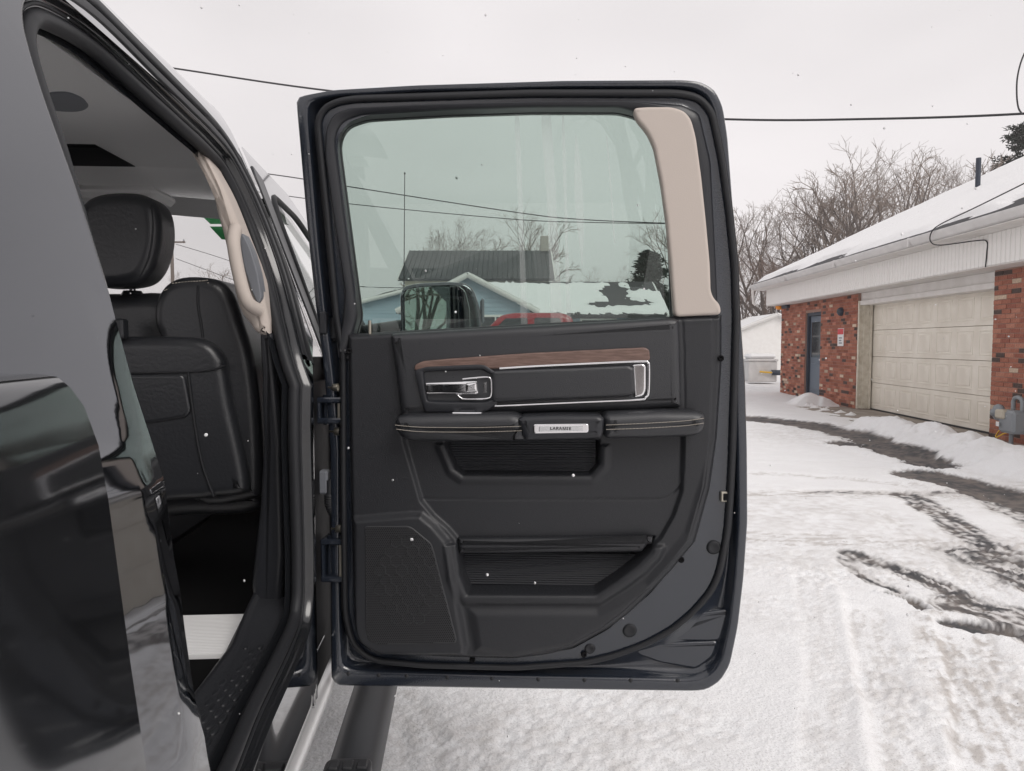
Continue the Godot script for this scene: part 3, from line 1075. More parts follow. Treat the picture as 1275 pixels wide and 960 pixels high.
func overhead_door(od: Node3D, dm: Callable, panel_mesh: Mesh, s0: float, left: float, right: float) -> void:
	var mb: MB
	for row in 4:
		mb = MB.new()
		pad(mb, rect(s0, 0.012 + row * 0.531, s0 + 5.12, 0.012 + row * 0.531 + 0.525), -0.04, 0.0, 0.006, dm, 2)
		var section := part("door_section", mb, M["cream door paint"], od)
		for c in 8:
			reuse("raised_panel", panel_mesh, section, Transform3D(Basis(Vector3(0, 0, 1), Vector3(0, 1, 0), Vector3(-1, 0, 0)), Vector3(0.30, 0.09 + row * 0.531, s0 + 0.085 + c * 0.638)))
	mb = MB.new()
	mb.soft_box(Vector3(0.28, -0.02, s0), Vector3(0.33, 0.014, s0 + 5.12), 0.004)
	part("rubber_seal", mb, M["rubber"], od)
	mb = MB.new()
	mb.soft_box(Vector3(0.012, 0.0, left + 0.002), Vector3(0.29, 2.2, left + 0.03), 0.003)
	mb.soft_box(Vector3(0.10, 0.0, left + 0.03), Vector3(0.13, 2.2, left + 0.045), 0.003)
	mb.soft_box(Vector3(0.0, 0.0, left + 0.01), Vector3(0.03, 2.2, left + 0.06), 0.003)
	mb.soft_box(Vector3(0.23, 0.0, left + 0.03), Vector3(0.27, 2.2, left + 0.08), 0.003)
	part("jamb_board", mb, M["weathered board"], od)
	mb = MB.new()
	mb.soft_box(Vector3(0.06, 2.14, left), Vector3(0.36, 2.356, right), 0.006)
	mb.soft_box(Vector3(0.02, 2.11, left), Vector3(0.30, 2.2, right), 0.006)
	part("door_header", mb, M["soffit paint"], od)


func smooth3(p: PackedVector3Array, per := 6) -> PackedVector3Array:
	var out := PackedVector3Array()
	var n := p.size()
	for i in n - 1:
		for k in per:
			out.append(p[i].cubic_interpolate(p[i + 1], p[maxi(i - 1, 0)], p[mini(i + 2, n - 1)], float(k) / per))
	out.append(p[n - 1])
	return out


# ---------------------------------------------------------------- houses across the street
# A gabled house: ridge along x (or along z), built round its own origin at ground level.
func gable(parent: Node3D, w: float, d: float, eave: float, ridge: float, wall: Material, roof: Material, over := 0.3, along_x := true, front_gable_trim := false) -> void:
	var turn := Transform3D(Basis(), Vector3.ZERO) if along_x else Transform3D(Basis(Vector3.UP, PI / 2), Vector3.ZERO)
	var a := w / 2.0 if along_x else d / 2.0
	var b := d / 2.0 if along_x else w / 2.0
	var mb := MB.new()
	var L := func(x: float, y: float, z: float) -> Vector3: return turn * Vector3(x, y, z)
	mb.face([L.call(-a, -0.2, b), L.call(-a, eave, b), L.call(a, eave, b), L.call(a, -0.2, b)])
	mb.face([L.call(a, -0.2, -b), L.call(a, eave, -b), L.call(-a, eave, -b), L.call(-a, -0.2, -b)])
	for s in [-1.0, 1.0]:
		mb.face([L.call(a * s, -0.2, -b * s), L.call(a * s, -0.2, b * s), L.call(a * s, eave, b * s), L.call(a * s, ridge, 0), L.call(a * s, eave, -b * s)])
	part("wall", mb, wall, parent)
	var drop := (ridge - eave) / b * over
	mb = MB.new()
	for s in [-1.0, 1.0]:
		var e1: Vector3 = L.call(-(a + over), eave - drop, (b + over) * s)
		var e2: Vector3 = L.call(a + over, eave - drop, (b + over) * s)
		var r1: Vector3 = L.call(-(a + over), ridge, 0)
		var r2: Vector3 = L.call(a + over, ridge, 0)
		var up := Vector3.UP * 0.12
		if s > 0:
			mb.face([e1 + up, r1 + up, r2 + up, e2 + up])
			mb.face([e1, e1 + up, e2 + up, e2])
		else:
			mb.face([e2 + up, r2 + up, r1 + up, e1 + up])
			mb.face([e2, e2 + up, e1 + up, e1])
		mb.face([e1, e2, r2, r1])
	part("roof", mb, roof, parent)
	mb = MB.new()
	for s in [-1.0, 1.0]:
		for t in [-1.0, 1.0]:
			var e: Vector3 = L.call((a + over) * s, eave - drop + 0.06, (b + over) * t)
			var r: Vector3 = L.call((a + over) * s, ridge + 0.06, 0)
			mb.tube(PackedVector3Array([e, r]), 0.10 if front_gable_trim else 0.07, 4)
	part("rake_trim", mb, M["white trim"], parent)


func siding(parent: Node3D, x0: float, x1: float, y0: float, y1: float, z: float, m: Material, peak := -1.0) -> void:   # lap boards, joined
	var mb := MB.new()
	var y := y0
	while y < y1:
		var t := 0.0 if peak < 0 else clampf((y - peak) / (y1 - peak), 0.0, 1.0)
		var c := (x0 + x1) / 2.0
		var xa := lerpf(x0, c, t)
		var xb := lerpf(x1, c, t)
		mb.face([Vector3(xa, y, z + 0.03), Vector3(xa, y + 0.145, z + 0.012), Vector3(xb, y + 0.145, z + 0.012), Vector3(xb, y, z + 0.03)])
		mb.face([Vector3(xa, y, z), Vector3(xa, y, z + 0.03), Vector3(xb, y, z + 0.03), Vector3(xb, y, z)])
		y += 0.15
	var o := part("lap_siding", mb, m, parent)
	o.set_meta("kind", "stuff")


func window_in(parent: Node3D, x: float, y: float, w: float, h: float, z: float) -> void:
	var mb := MB.new()
	for q in [rect(x - w / 2 - 0.08, y - 0.08, x + w / 2 + 0.08, y), rect(x - w / 2 - 0.08, y + h, x + w / 2 + 0.08, y + h + 0.08), rect(x - w / 2 - 0.08, y, x - w / 2, y + h), rect(x + w / 2, y, x + w / 2 + 0.08, y + h), rect(x - 0.025, y, x + 0.025, y + h), rect(x - w / 2, y + h / 2 - 0.02, x + w / 2, y + h / 2 + 0.02)]:
		pad(mb, q, z, z + 0.06, 0.01, plain, 1)
	var f := part("window", mb, M["white trim"], parent)
	mb = MB.new()
	mb.face([Vector3(x - w / 2, y, z + 0.02), Vector3(x - w / 2, y + h, z + 0.02), Vector3(x + w / 2, y + h, z + 0.02), Vector3(x + w / 2, y, z + 0.02)])
	part("pane", mb, M["house glass"], f)


func build_far_houses() -> void:
	# the taller house with the standing-seam roof
	var h := thing("metal_roof_house", "cream house with charcoal ribbed metal roof and end chimney", "house", Vector3(-1.72, 0, -40))
	gable(h, 7.0, 7.4, 4.5, 6.2, M["cream siding"], M["charcoal metal roof"], 0.3)
	var rm := MB.new()
	rm.tube(PackedVector3Array([Vector3(0, 4.5 - 0.138 + 0.14, 4.0), Vector3(0, 6.34, 0.0)]), 0.022, 4)
	var rib := rm.mesh(M["charcoal metal roof"])
	for k in 31:
		reuse("roof_rib", rib, h, Transform3D(Basis(), Vector3(-3.75 + k * 0.25, 0, 0)))
	var mb := MB.new()
	mb.soft_box(Vector3(3.25, 4.0, -0.25), Vector3(3.66, 6.25, 0.25), 0.02)
	var ch := part("chimney", mb, M["charcoal metal roof"], h)
	mb = MB.new()
	mb.soft_box(Vector3(3.24, 6.25, -0.26), Vector3(3.67, 7.08, 0.26), 0.03)
	part("chimney_top", mb, M["chimney block"], ch)
	siding(h, -3.5, 3.5, 0.2, 4.3, 3.7, M["cream siding"])
	window_in(h, -1.6, 2.6, 0.9, 1.2, 3.72)
	window_in(h, 1.4, 2.6, 0.9, 1.2, 3.72)
	# the low blue house before it: long snowy roof, gable to the street on the left
	var b := thing("blue_house", "long low pale blue house with snowy roof and white trimmed front gable", "house", Vector3(2.0, 0, -30.2))
	gable(b, 6.7, 5.4, 2.42, 3.72, M["pale blue siding"], M["shingle"], 0.35)
	mb = MB.new()
	var rows := []
	for i in 60:
		var x := -3.75 + i * 0.1275
		var row := PackedVector3Array()
		for j in 30:
			var t := j / 29.0
			var z := lerpf(0.12, 3.0, t)
			var n := noise.get_noise_2d(x * 1.1 + 20.0, z * 1.1)
			var m := noise.get_noise_2d(x * 4.0, z * 4.0 + 9.0)
			var th := 0.09 + 0.03 * n
			for spot in [[2.05, 1.15, 0.55, 1.15], [1.45, 2.15, 0.7, 0.35], [3.3, 0.5, 0.9, 0.5], [2.6, 2.05, 0.75, 0.3], [0.6, 0.05, 4.0, 0.22]]:
				var dd := Vector2((x - spot[0]) / spot[2], (z - spot[1]) / spot[3]).length()
				th -= 0.3 * (1.0 - smoothstep(0.75, 1.1, dd + 0.6 * m + 0.4 * n))
			th -= 0.22 * smoothstep(2.86, 3.02, z + 0.3 * m)
			row.append(Vector3(x, 3.72 + 0.12 - z * (1.3 / 2.7) + maxf(th, -0.05), z))
		rows.append(row)
	mb.grid(rows, false, true)
	part("roof_snow", mb, M["snow"], b, "patchy snow with a bare dark shingle gap")
	siding(b, -3.35, 3.35, 0.2, 2.35, 2.7, M["pale blue siding"])
	window_in(b, 1.2, 1.0, 1.2, 1.2, 2.72)
	window_in(b, 2.9, 1.0, 0.9, 1.2, 2.72)
	var fg := joint("front_gable", b, Vector3(-3.52, 0, 2.2))
	gable(fg, 4.3, 4.6, 2.52, 3.62, M["pale blue siding"], M["shingle"], 0.3, false, true)
	siding(fg, -2.13, 2.13, 0.2, 3.55, 2.3, M["pale blue siding"], 2.52)
	window_in(fg, 0.95, 1.15, 1.3, 1.1, 2.33)
	window_in(fg, -1.0, 1.15, 1.0, 1.1, 2.33)
	for s in [-1.0, 1.0]:
		mb = MB.new()
		rows = []
		for i in 24:
			var z := -2.4 + i * 0.212
			var row := PackedVector3Array()
			for j in 16:
				var x := lerpf(0.0, 2.42, j / 15.0)
				var n := noise.get_noise_2d(x * 2.0 + s * 9.0, z * 2.0)
				var th := 0.09 + 0.07 * n - 0.2 * smoothstep(2.2, 2.45, x) - 0.16 * smoothstep(2.15, 2.5, z + 0.5 * n)
				row.append(Vector3(x * s, 3.62 + 0.12 - x * (1.1 / 2.15) + maxf(th, -0.04), z))
			rows.append(row)
		mb.grid(rows, false, s < 0)
		part("gable_snow", mb, M["snow"], fg)
	# third roof at the far left
	var c := thing("blue_outbuilding", "pale blue outbuilding with shallow white trimmed gable left of mirror", "house", Vector3(-4.0, 0, -36.6))
	gable(c, 6.4, 3.2, 3.18, 4.0, M["pale blue siding"], M["shingle"], 0.35, false, true)
	siding(c, -3.18, 3.18, 0.2, 3.9, 1.6, M["pale blue siding"], 3.18)
	mb = MB.new()
	rows = []
	for i in 12:
		var z := -1.7 + i * 0.31
		rows.append(PackedVector3Array([Vector3(-3.5, 3.18, z), Vector3(-2, 3.72 + 0.02 * sin(i * 2.0), z), Vector3(0, 4.18, z), Vector3(2, 3.72, z), Vector3(3.5, 3.18, z)]))
	mb.grid(rows, false, true)
	part("roof_snow", mb, M["snow"], c)
	# white shed beyond the garage
	var s := thing("white_shed", "plain white shed with shallow snowy gable beyond garage corner", "shed", Vector3(12.2178, 0.8616, -36) * Vector3(1, 0, 1), -0.05)
	gable(s, 3.4, 4.0, 1.9, 2.6, M["white siding"], M["snow"], 0.15, false, true)
	# snow-capped box and shovel beside it
	var u := thing("utility_box", "squat pale grey utility box capped with snow beyond garage corner", "utility box", Vector3(8.7163, 0.7094, -26) * Vector3(1, 0, 1))
	mb = MB.new()
	mb.soft_box(Vector3(-0.5, 0, -0.35), Vector3(0.5, 0.72, 0.35), 0.03)
	part("box_body", mb, M["gutter metal"], u)
	mb = MB.new()
	mb.soft_box(Vector3(-0.53, 0.72, -0.38), Vector3(0.53, 0.80, 0.38), 0.02)
	part("lid", mb, M["gutter metal"], u)
	mb = MB.new()
	mb.soft_box(Vector3(-0.48, 0.80, -0.34), Vector3(0.48, 0.98, 0.34), 0.09)
	part("snow_cap", mb, M["snow"], u)
	var sv := thing("snow_shovel", "snow shovel with yellow handle and dark blade beside grey box", "shovel", Vector3(8.8882, 0.719, -25.6) * Vector3(1, 0, 1))
	mb = MB.new()
	mb.tube(PackedVector3Array([Vector3(-0.3, 0.36, 0), Vector3(0.1, 0.33, 0.05)]), 0.03, 8)
	part("shaft", mb, M["yellow plastic"], sv)
	mb = MB.new()
	mb.grid([PackedVector3Array([Vector3(0.1, 0.42, -0.02), Vector3(0.14, 0.33, 0.07), Vector3(0.1, 0.24, 0.03)]), PackedVector3Array([Vector3(0.42, 0.42, 0.02), Vector3(0.44, 0.33, 0.11), Vector3(0.42, 0.24, 0.07)])])
	mb.grid([PackedVector3Array([Vector3(0.42, 0.42, 0.0), Vector3(0.44, 0.33, 0.09), Vector3(0.42, 0.24, 0.05)]), PackedVector3Array([Vector3(0.1, 0.42, -0.04), Vector3(0.14, 0.33, 0.05), Vector3(0.1, 0.24, 0.01)])])
	part("blade", mb, M["dark blue frame"], sv)
	build_red_truck()


func build_red_truck() -> void:
	var t := thing("red_pickup", "dark red crew cab pickup parked before blue house", "pickup truck", Vector3(-0.05, 0, -19.6))
	t.scale = Vector3.ONE * 1.06
	var z0 := -0.95
	var z1 := 0.95
	# side outline of the body, then the cab with its leaning sides
	var body := rounded(PackedVector2Array([Vector2(-2.35, 0.55), Vector2(-2.4, 1.1), Vector2(-2.25, 1.2), Vector2(-0.8, 1.28), Vector2(3.2, 1.28), Vector2(3.3, 1.2), Vector2(3.3, 0.6)]), 0.12)
	var mb := MB.new()
	pad(mb, body, z0, z1, 0.06, plain, 3, true)
	part("body", mb, M["red paint"], t)
	var cab := rounded(PackedVector2Array([Vector2(-0.95, 1.24), Vector2(-0.22, 1.94), Vector2(0.1, 2.0), Vector2(1.25, 2.0), Vector2(1.5, 1.9), Vector2(1.62, 1.24)]), 0.12)
	mb = MB.new()
	pad(mb, cab, -0.8, 0.8, 0.14, plain, 4, true)
	part("cab", mb, M["red paint"], t)
	for s in [-1.0, 1.0]:
		for q in [[Vector2(-0.62, 1.34), Vector2(-0.12, 1.85), Vector2(0.42, 1.88), Vector2(0.42, 1.34)], [Vector2(0.58, 1.34), Vector2(0.58, 1.88), Vector2(1.2, 1.87), Vector2(1.3, 1.34)]]:
			mb = MB.new()
			pad(mb, rounded(PackedVector2Array(q), 0.06), 0.79 * s, 0.806 * s, 0.004, plain, 1)
			part("side_window", mb, M["house glass"], t)
	for x in [-1.55, 2.3]:
		for s in [-1.0, 1.0]:
			mb = MB.new()
			mb.lathe(PackedVector2Array([Vector2(0.0, 0.0), Vector2(0.36, 0.0), Vector2(0.4, 0.04), Vector2(0.4, 0.22), Vector2(0.36, 0.26), Vector2(0.24, 0.26)]), Vector3(x, 0.4, 0.74 * s), Vector3(0, 0, s), 24)
			var wh := part("tyre", mb, M["tyre"], t)
			mb = MB.new()
			mb.lathe(PackedVector2Array([Vector2(0.0, 0.235), Vector2(0.2, 0.235), Vector2(0.245, 0.262)]), Vector3(x, 0.4, 0.74 * s), Vector3(0, 0, s), 20)
			part("rim", mb, M["brushed metal"], wh)
	mb = MB.new()
	mb.soft_box(Vector3(-2.45, 0.95, -0.85), Vector3(-2.3, 1.08, -0.55), 0.03)
	mb.soft_box(Vector3(-2.45, 0.95, 0.55), Vector3(-2.3, 1.08, 0.85), 0.03)
	part("headlight", mb, M["chrome"], t)


# ---------------------------------------------------------------- trees
func limb(trunk: MB, twigs: MB, at: Vector3, dir: Vector3, len: float, r: float, level: int, most: int) -> void:
	var steps := 5 if level < 2 else 3
	var path := PackedVector3Array([at])
	var rad := PackedFloat32Array([r])
	var p := at
	var d := dir
	var wander := 0.10 + 0.035 * level
	for k in steps:
		d = (d + Vector3(rng.randfn(), rng.randfn() * 0.6, rng.randfn()) * wander + Vector3.UP * 0.05).normalized()
		p += d * len / steps
		path.append(p)
		rad.append(maxf(r * (1.0 - 0.5 * (k + 1.0) / steps), 0.0045))
		var e := Vector3(p.x / 3.1, (p.y - 4.7) / 3.3, p.z / 3.1)
		if level > 0 and e.length() > 1.0 + 0.16 * sin(p.x * 2.3 + p.z * 1.7) * sin(p.y * 2.1):
			break
	steps = path.size() - 1
	if level < 3:
		trunk.tube(path, rad, 6 if level < 2 else 4, false)
	else:
		twigs.tube(path, rad, 3, false)
	if level >= most:
		return
	var kids := 6 if level == 0 else 4 if level < 3 else rng.randi_range(2, 4)
	for k in kids:
		var t := rng.randf_range(0.35, 1.0)
		if k == 0:
			t = 1.0
		if level == 0:
			t = lerpf(0.35, 1.0, (k + 1.0) / kids)
		var i := clampi(int(t * steps), 0, steps - 1)
		var q := path[i].lerp(path[i + 1], t * steps - i)
		var axis := (path[i + 1] - path[i]).normalized()
		var side := axis.cross(Vector3.UP if level == 0 else Vector3(rng.randfn(), rng.randfn(), rng.randfn())).normalized()
		if level == 0:
			side = (side if side.length() > 0.5 else Vector3.RIGHT).rotated(axis, k * 2.4 + rng.randf())
		var nd := (axis * rng.randf_range(0.8, 1.25) + side * rng.randf_range(0.4, 0.85)).normalized()
		var share := rng.randf_range(0.55, 0.78) if level > 0 else rng.randf_range(0.85, 1.15)
		limb(trunk, twigs, q, nd, len * share, maxf(rad[i] * rng.randf_range(0.55, 0.78), 0.006), level + 1, most)


func bare_tree(seed_no: int, r: float, most := 5, twig := "twig", stems := 1) -> Array:   # trunk, crown and the height they reach
	rng.seed = seed_no
	var trunk := MB.new()
	var twigs := MB.new()
	for k in stems:
		var lean := Vector3(rng.randfn() * 0.08, 1, rng.randfn() * 0.08) if stems == 1 else Vector3(rng.randfn() * 0.3, 1, rng.randfn() * 0.2)
		limb(trunk, twigs, Vector3(rng.randfn() * 0.25 * (stems - 1), -0.3, rng.randfn() * 0.25 * (stems - 1)), lean.normalized(), 3.6 if stems == 1 else 3.2, r, 0, most)
	var tm := trunk.mesh(M["bark"])
	var cm := twigs.mesh(M[twig])
	return [tm, cm, maxf(tm.get_aabb().end.y, cm.get_aabb().end.y)]


func plant_tree(kind: Array, at: Vector3, height: float, turn: float, label: String, group := "") -> void:
	var t := thing("bare_tree", label, "tree", at, turn, group)
	t.scale = Vector3.ONE * (height / kind[2])
	reuse("trunk", kind[0], t, Transform3D())
	reuse("crown", kind[1], t, Transform3D())


func evergreen(called: String, label: String, at: Vector3, height: float, width: float, seed_no: int, bottom := 0.08) -> void:
	rng.seed = seed_no
	var t := thing(called, label, "tree", at)
	var trunk := MB.new()
	trunk.tube(PackedVector3Array([Vector3(0, -0.2, 0), Vector3(0, height * 0.97, 0)]), PackedFloat32Array([height * 0.022, 0.01]), 7, false)
	part("trunk", trunk, M["bark"], t)
	var mb := MB.new()
	for k in 260:
		var f := rng.randf_range(bottom, 0.985)
		var y := height * f
		var len := width * pow(1.03 - f, 0.75) * rng.randf_range(0.45, 1.1) + 0.12
		var a := rng.randf() * TAU
		var out := Vector3(cos(a), 0, sin(a))
		for j in 34:
			var s := sqrt(rng.randf_range(0.01, 1.0))
			var p := Vector3(0, y, 0) + out * len * s + Vector3(0, -0.18 * len * s * s + 0.16 * len * s, 0)
			p += Vector3(rng.randfn(), rng.randfn() * 0.8, rng.randfn()) * (0.06 + 0.05 * len)
			var d := (out + Vector3(rng.randfn(), rng.randfn() * 0.7, rng.randfn()) * 0.9).normalized() * rng.randf_range(0.12, 0.36)
			var w := d.cross(Vector3(rng.randfn(), rng.randfn(), rng.randfn())).normalized() * 0.055
			var i := mb.add(p - w)
			mb.add(p + w)
			mb.add(p + d)
			mb.tri(i, i + 1, i + 2)
	part("crown", mb, M["needles"], t)


func build_trees() -> void:
	var a := bare_tree(3, 0.20, 5, "twig", 1)
	var b := bare_tree(8, 0.18, 5, "twig", 1)
	var c := bare_tree(21, 0.14, 5, "twig", 2)
	var d := bare_tree(34, 0.10, 5, "brown twig", 2)
	# behind the garage, from left to right
	var g := "bare trees behind the garage"
	var at: Vector3
	for t in [
		[d, Vector3(16.3175, 0.6794, -50), 11.0, 0.3, "slim brownish bare tree nearest the open door edge"],
		[a, Vector3(16.5108, 0.7315, -46), 10.7, 1.2, "bare tree with leaning limbs right of slim brownish tree"],
		[b, Vector3(17.561, 0.7575, -44), 11.6, 2.4, "forked bare tree whose trunk rises above left end of garage roof"],
		[c, Vector3(20.5448, 0.7185, -47), 12.6, 0.7, "bare tree of several stems behind middle of garage roof"],
		[a, Vector3(20.5709, 0.7705, -43), 12.6, 3.6, "tall bare tree just left of black roof vent pipe"],
		[b, Vector3(24.0044, 0.7315, -46), 14.0, 4.4, "tall forked bare tree directly behind black roof vent pipe"],
		[c, Vector3(24.4898, 0.7575, -44), 13.3, 5.2, "many stemmed bare tree right of black roof vent pipe"],
		[a, Vector3(28.2013, 0.7185, -47), 13.0, 0.2, "bare tree left of the dark evergreen on skyline"],
		[b, Vector3(31.739, 0.6794, -50), 14.0, 1.9, "faint bare tree whose twigs meet the dark evergreen"],
		[d, Vector3(13.1137, 0.7835, -42), 7.2, 2.8, "low brown thicket tree beside the door edge"],
		[d, Vector3(16.053, 0.7185, -47), 7.6, 4.1, "low brown thicket tree above the white shed"],
		[d, Vector3(19.6244, 0.6534, -52), 8.5, 5.1, "brown bare tree low behind garage gutter end"],
	]:
		at = t[1]
		plant_tree(t[0], Vector3(at.x, 0, at.z), t[2], t[3], t[4], g)
	at = Vector3(28.3028, 0.7835, -42)
	evergreen("evergreen_tree", "dark evergreen rising above snowy garage ridge at right edge", Vector3(at.x, 0, at.z), 13.6, 4.6, 91)
	# beyond the houses, seen through the door window
	g = "bare trees beyond the houses"
	for t in [
		[c, Vector3(-3.37, 1.213, -54), 10.8, 0.9, "spreading bare tree behind left half of metal roof"],
		[b, Vector3(-0.5362, 1.2173, -52), 11.3, 2.2, "spreading bare tree behind metal roof near chimney"],
		[d, Vector3(7.032, 1.1956, -62), 7.9, 0.4, "low round bare tree above snowy roof, left of its pair"],
		[d, Vector3(9.2527, 1.1956, -62), 8.0, 3.3, "low round bare tree above snowy roof, right of its pair"],
		[a, Vector3(9.4111, 1.2303, -46), 9.6, 5.6, "tall bare tree behind evergreen beside beige door trim"],
	]:
		at = t[1]
		plant_tree(t[0], Vector3(at.x, 0, at.z), t[2], t[3], t[4], g)
	at = Vector3(7.4021, 1.2433, -40)
	evergreen("conifer", "small dark conifer at right end of blue house roof", Vector3(at.x, 0, at.z), 6.3, 2.3, 55, 0.12)
	at = Vector3(8.7974, 1.2368, -43)
	evergreen("conifer_shrub", "broad dark evergreen shrub behind small conifer", Vector3(at.x, 0, at.z), 4.2, 2.6, 57, 0.02)
	# far ahead, seen through the windscreen
	at = Vector3(-20.1876, 1.226, -48)
	plant_tree(b, Vector3(at.x, 0, at.z), 6.7, 1.3, "distant bare tree seen through windscreen beside seat")
	at = Vector3(-19.6124, 1.2173, -52)
	plant_tree(c, Vector3(at.x, 0, at.z), 6.3, 3.0, "distant bare tree seen through windscreen by beige pillar")
	# behind the camera: the tree that the door mirror shows
	plant_tree(c, Vector3(1.0, 0, 11.0), 9.0, 2.0, "bare tree across the yard that the door mirror reflects")


# ---------------------------------------------------------------- cables overhead
func cable(label: String, p: PackedVector3Array, r: float) -> void:
	var mb := MB.new()
	mb.tube(smooth3(p, 10), r, 6)
	var o := part("overhead_cable", mb, M["cable black"], self)
	tag(o, label, "cable", "overhead cables")


func build_cables() -> void:
	cable("thick sagging cable passing just above the open door", PackedVector3Array([Vector3(-15.3852, 8.015, -15.5), Vector3(-8.8882, 6.954, -14.5), Vector3(-6.2722, 6.4259, -14), Vector3(-3.1488, 5.6829, -13), Vector3(0.2879, 5.0599, -12), Vector3(3.1395, 4.6051, -11), Vector3(4.9727, 4.4021, -10.3), Vector3(6.5271, 4.2587, -9.6), Vector3(8.2701, 4.2403, -9), Vector3(13.2505, 4.6151, -8)]), 0.016)
	cable("upper of two thin cables seen through door window", PackedVector3Array([Vector3(-8.6756, 6.8735, -24), Vector3(-7.0085, 6.6454, -24), Vector3(-5.2888, 6.3663, -24), Vector3(0.0645, 5.5522, -24), Vector3(2.1285, 5.3227, -24), Vector3(5.0197, 5.1951, -24), Vector3(6.3621, 5.1695, -24)]), 0.017)
	cable("lower of two thin cables seen through door window", PackedVector3Array([Vector3(-9.0502, 6.4703, -25), Vector3(-5.3823, 5.9935, -25), Vector3(0.0672, 5.4891, -25), Vector3(2.7003, 5.3017, -24.5), Vector3(5.0617, 5.2144, -24.2), Vector3(6.3621, 5.1695, -24)]), 0.014)
	cable("faint low cable between outbuilding roof and sky", PackedVector3Array([Vector3(-12.5168, 5.0184, -45), Vector3(-9.1169, 4.7768, -45), Vector3(-6.4432, 4.7043, -45), Vector3(3.0399, 4.535, -45)]), 0.02)
	cable("short dropping cable at upper right edge of sky", PackedVector3Array([Vector3(6.7784, 5.3543, -9.8), Vector3(6.6241, 5.0498, -9.8), Vector3(6.5611, 4.7952, -9.8), Vector3(6.5597, 4.5603, -9.8), Vector3(6.5869, 4.3966, -9.8), Vector3(6.5638, 4.2942, -9.7)]), 0.011)
	var pa: Vector3 = Vector3(6.3621, 5.1695, -24)
	var near_pole := thing("service_pole", "slim wooden pole hidden behind the open door's rear edge", "utility pole", Vector3(pa.x, 0, pa.z))
	var nm := MB.new()
	nm.tube(PackedVector3Array([Vector3(0, -0.2, 0), Vector3(0, pa.y + 0.15, 0)]), PackedFloat32Array([0.13, 0.09]), 10)
	part("pole", nm, M["pole wood"], near_pole)
	# the pole far ahead, seen through the windscreen
	var at: Vector3 = Vector3(-25.1016, 1.2108, -55)
	var p := thing("utility_pole", "distant wooden utility pole with crossarm seen through windscreen", "utility pole", Vector3(at.x, 0, at.z))
	var mb := MB.new()
	mb.tube(PackedVector3Array([Vector3(0, -0.2, 0), Vector3(0, 9.2, 0)]), PackedFloat32Array([0.17, 0.11]), 10)
	part("pole", mb, M["pole wood"], p)
	mb = MB.new()
	mb.soft_box(Vector3(-1.0, 8.75, -0.06), Vector3(1.0, 8.87, 0.06), 0.01)
	part("crossarm", mb, M["pole wood"], p)
	for x in [-0.9, 0.9]:
		mb = MB.new()
		mb.lathe(PackedVector2Array([Vector2(0.05, 0), Vector2(0.06, 0.06), Vector2(0.04, 0.14), Vector2(0, 0.15)]), Vector3(x, 8.87, 0), Vector3.UP, 8)
		part("insulator", mb, M["meter grey"], p)
	cable("cable from distant pole, upper, seen through windscreen", PackedVector3Array([Vector3(-24.7909, 8.6637, -55), Vector3(-21.4518, 7.6612, -53), Vector3(-17.6678, 6.4468, -50)]), 0.02)
	cable("cable from distant pole, lower, seen through windscreen", PackedVector3Array([Vector3(-24.818, 7.606, -55), Vector3(-21.4792, 6.4699, -53), Vector3(-17.6925, 5.2135, -50)]), 0.02)


# ---------------------------------------------------------------- the black truck
# Truck axes: x outwards from the passenger side, y up, z towards the tail. The flank stands at x = 0.
var profile := PackedVector2Array([Vector2(0.4, -0.09), Vector2(0.5, -0.04), Vector2(0.6, -0.01), Vector2(0.75, 0.03), Vector2(0.95, 0.046), Vector2(1.1, 0.036), Vector2(1.2, 0.018), Vector2(1.245, 0), Vector2(1.29, -0.018), Vector2(1.5, -0.092), Vector2(1.65, -0.147), Vector2(1.75, -0.188), Vector2(1.8, -0.211), Vector2(1.84, -0.236), Vector2(1.875, -0.29), Vector2(1.9, -0.42)])

func flank(h: float, z: float) -> float:   # how far out the painted side stands at height h
	var x := profile[profile.size() - 1].y
	for i in profile.size() - 1:
		if h <= profile[i + 1].x:
			x = lerpf(profile[i].y, profile[i + 1].y, clampf((h - profile[i].x) / (profile[i + 1].x - profile[i].x), 0, 1))
			break
	if h < 1.245 and h > 0.6:
		x = lerpf(-0.002, x, smoothstep(-1.15, -0.72, z))
	if h <= 1.235:   # the cab narrows towards its rear corner
		x -= 0.2 * maxf(0.0, z + 0.665)
	else:
		x -= (0.2 + 0.10 * clampf((h - 1.235) / 0.015, 0.0, 1.0)) * maxf(0.0, z + lerpf(0.675, 0.90, clampf((h - 1.245) / 0.5, 0.0, 1.0)))
	return x


func opening() -> PackedVector2Array:   # the rear doorway's painted lip, as (z, height)
	return smooth2(PackedVector2Array([Vector2(-0.745, 0.86), Vector2(-0.692, 0.96), Vector2(-0.676, 1.04), Vector2(-0.674, 1.13), Vector2(-0.70, 1.244), Vector2(-0.724, 1.336), Vector2(-0.762, 1.474), Vector2(-0.795, 1.603), Vector2(-0.825, 1.68), Vector2(-0.87, 1.728), Vector2(-0.94, 1.752), Vector2(-1.06, 1.766), Vector2(-1.22, 1.752), Vector2(-1.346, 1.742), Vector2(-1.46, 1.732), Vector2(-1.545, 1.708), Vector2(-1.583, 1.63), Vector2(-1.59, 1.548), Vector2(-1.57, 1.461), Vector2(-1.525, 1.376), Vector2(-1.475, 1.285), Vector2(-1.452, 1.16), Vector2(-1.458, 1.02), Vector2(-1.462, 0.90), Vector2(-1.447, 0.81), Vector2(-1.385, 0.765), Vector2(-1.19, 0.745), Vector2(-1.02, 0.738), Vector2(-0.88, 0.755), Vector2(-0.80, 0.79)]), 5)


